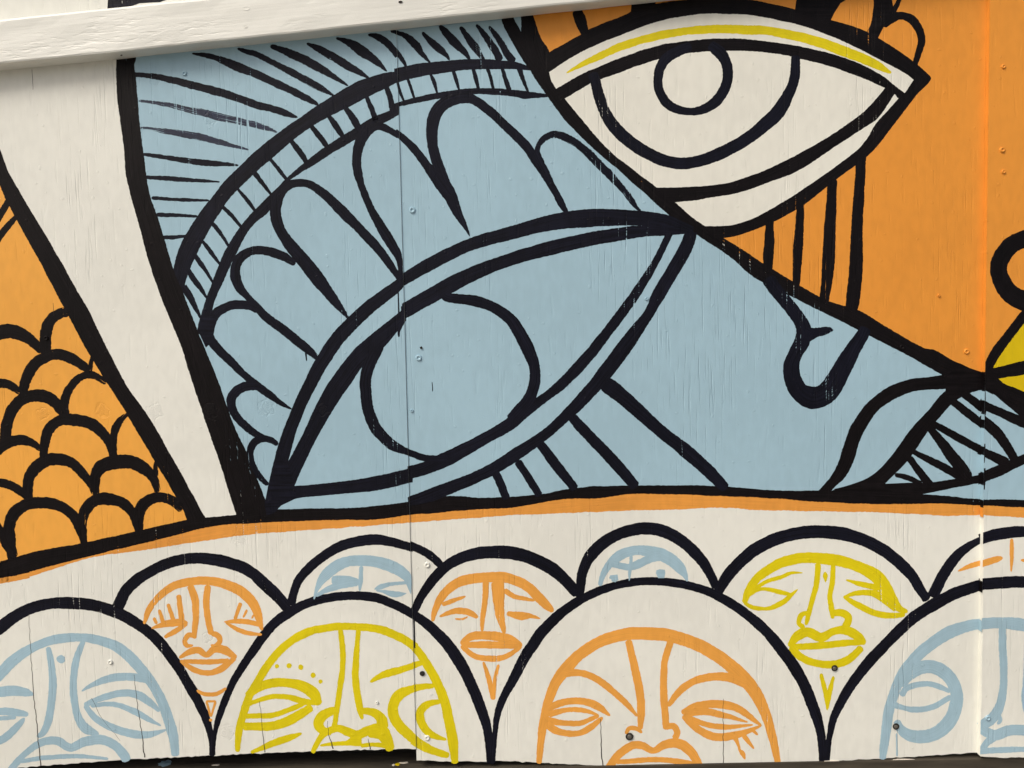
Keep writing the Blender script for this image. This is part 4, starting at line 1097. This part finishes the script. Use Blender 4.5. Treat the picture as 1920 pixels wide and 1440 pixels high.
for x, y, r, mt, s in [(773, 394, 4.6, 'blue', 1), (785, 671, 4.6, 'blue', 1), (801, 1059, 4.2, 'cream', 1), (1879, 281, 4, 'orange_r', 2), (1881, 322, 3, 'orange_r', 2), (1881, 125, 3, 'orange_r', 2),
                       (1812, 659, 4, 'orange_r', 1), (1691, 651, 4, 'black', 1), (1852, 1346, 4, 'sky', 2), (801, 1383, 4, 'cream', 1), (87, 634, 3.4, 'black', 0),
                       (207, 1241, 3.6, 'cream', 0), (1760, 554, 2.2, 'orange_r', 1), (707, 1317, 2.2, 'cream', 0), (346, 138, 3.4, 'blue', 0), (772, 770, 2.4, 'blue', 1), (1212, 560, 2.6, 'blue', 1)]:
    screw(x, y, r, mt, s)
for x, y, r, s in [(1180, 1380, 6.6, 1), (1564, 1252, 5.4, 1), (1679, 1361, 5.6, 1), (792, 1262, 4.4, 1), (790, 652, 2.2, 1)]:
    R = r * WPP
    h = 0.0023
    lathe("screw_hole", x, y, [(R * 1.15, h + .0002), (R, h + .0001), (R * .9, h - .0004)], M['hole'], SHEETS[s], s)
    lathe("screw_head", x, y + .6, [(R * .66, h), (R * .6, h + .0005), (R * .2, h + .0003)], M['steel'] if r > 5 else M['hole'], SHEETS[s], s)


def crack(sheet, pts):
    _seed[0] += 1
    c = catmull(pts, 2.0)
    n = len(c)
    w1 = Wob(_seed[0])
    L = [(p[0] - p[2] / 2 + .8 * w1(i / 4), p[1]) for i, p in enumerate(c)]
    R = [(p[0] + p[2] / 2 + .8 * w1(i / 4), p[1]) for i, p in enumerate(c)]
    polys = [[(L[i][0], L[i][1], (0, 0, 0), 0), (R[i][0], R[i][1], (0, 0, 0), 0), (R[i + 1][0], R[i + 1][1], (0, 0, 0), 0), (L[i + 1][0], L[i + 1][1], (0, 0, 0), 0)] for i in range(n - 1)]
    build("crack", polys, M['crack'], SHEETS[sheet])


for s, pts in [(0, [(54, 1150, .5), (57, 1210, .8), (62, 1290, 1.2), (70, 1370, 1.5), (76, 1436, 2.0)]), (0, [(252, 1265, .6), (256, 1310, 1.0), (265, 1370, 1.3), (271, 1420, 2.2)]),
               (0, [(172, 1309, .8), (190, 1345, .6), (212, 1372, .5), (226, 1389, .5)]), (0, [(487, 1315, .7), (491, 1360, .9), (497, 1411, 1.6)]),
               (0, [(614, 1352, .7), (616, 1375, .9), (625, 1404, 2.6)]), (0, [(690, 1385, .7), (694, 1405, 2.0)]), (1, [(1126, 1348, .8), (1127, 1390, 1.6), (1130, 1435, 2.0)]),
               (1, [(1356, 1310, .6), (1356, 1370, 1.0), (1357, 1436, 1.4)]), (0, [(60, 130, .6), (61, 150, .8), (62, 168, .5)]), (0, [(99, 568, .5), (100, 580, .8), (101, 592, .5)])]:
    crack(s, pts)

# ------------------------------------------------------------------ rail
A, Bp = P(0, 134, 0.0025), P(1182, 9.5, 0.0025)
dirv = (Bp - A).normalized()
ang = math.atan2(dirv.z, dirv.x)
xend = seam2(1.6) - 0.004
la = (-2.6 - A.x) / dirv.x
lb = (xend - A.x) / dirv.x
bm = bmesh.new()
nseg = 90
HGT, THK = 0.0865, 0.0365
rr = random.Random(3)
prof = [(0, 0), (-THK + .004, 0), (-THK + .0012, .0012), (-THK, .004), (-THK, .03), (-THK, .06), (-THK, HGT - .006), (-THK + .0018, HGT - .0018), (-THK + .006, HGT), (0, HGT)]
w_t, w_b, w_f = Wob(5), Wob(6), Wob(9)
rings = []
for k in range(nseg + 1):
    s = la + (lb - la) * k / nseg
    rings.append([bm.verts.new((s, y + (0.0007 * w_f(s * 9 + z * 40) if y < -.02 else 0), z + (0.0009 * w_t(s * 14) if z > .05 else (0.0008 * w_b(s * 16) if z < .01 else 0)))) for y, z in prof])
for a, b in zip(rings, rings[1:]):
    for i in range(len(prof)):
        j = (i + 1) % len(prof)
        bm.faces.new((a[i], a[j], b[j], b[i]))
bm.faces.new(rings[0])
bm.faces.new(rings[-1])
bmesh.ops.recalc_face_normals(bm, faces=bm.faces)
rail = mesh_obj("wooden_rail", bm, M['rail'], None)
rail.matrix_world = Matrix.Translation(A) @ Matrix.Rotation(-ang, 4, 'Y')
tag(rail, "cream painted timber rail fixed on a slant across the plywood wall", "rail")
for px, py, r in [(751, 4, 2.6), (462, 16, 4.2), (460, 50, 2.2), (228, 104, 1.4)]:
    d = ray(px, py)
    t = (-THK - 0.0025 - CAM.y) / d.y
    c = rail.matrix_world.inverted() @ (CAM + d * t)
    R = r * WPP
    bm = bmesh.new()
    g1 = [bm.verts.new((c.x + R * 1.5 * cos(k * pi / 6), c.y - .0009, c.z + R * .8 * sin(k * pi / 6))) for k in range(12)]
    g2 = [bm.verts.new((c.x + R * .9 * cos(k * pi / 6), c.y - .0006, c.z + R * .4 * sin(k * pi / 6))) for k in range(12)]
    for k in range(12): bm.faces.new((g1[k], g1[(k + 1) % 12], g2[(k + 1) % 12], g2[k]))
    bm.faces.new(g2)
    bmesh.ops.recalc_face_normals(bm, faces=bm.faces)
    o = mesh_obj("nail_dent", bm, M['hole'] if r in (2.6, 1.4) else M['rail'], rail)
    o.matrix_parent_inverse.identity()

# ------------------------------------------------------------------ paint spilled on the bottom plate
plate = bpy.data.objects["bottom_plate"]
plate_col = {'y': M['yellow_f'], 'w': M['spill'], 'b': M['blue']}
rs = random.Random(11)
for px, py, rx, ry, cl in [(745, 1433, 5, 3, 'y'), (757, 1430, 9, 2, 'w'), (738, 1434, 3, 2, 'w'), (310, 1431, 14, 6, 'b'), (405, 1434, 9, 2, 'w'), (1565, 1434, 15, 3, 'w'), (1700, 1431, 24, 2, 'w'), (1905, 1437, 8, 2, 'y')]:
    d = ray(px, py)
    t = (-0.0098 + 0.0004 - CAM.z) / d.z
    c = CAM + d * t
    if c.y < -0.0025: c.y = -0.0015
    bm = bmesh.new()
    n = 16
    ring_ = [bm.verts.new((c.x + rx * WPP * cos(2 * pi * k / n) * rs.uniform(.7, 1.2), max(-0.0025, c.y + ry * 2 * WPP * sin(2 * pi * k / n) * rs.uniform(.7, 1.2)), -0.0098 + 0.0003)) for k in range(n)]
    top = bm.verts.new((c.x, max(c.y, -0.001), -0.0098 + 0.0012))
    for k in range(n): bm.faces.new((ring_[k], ring_[(k + 1) % n], top))
    bmesh.ops.recalc_face_normals(bm, faces=bm.faces)
    mesh_obj("paint_spill", bm, plate_col[cl], plate)
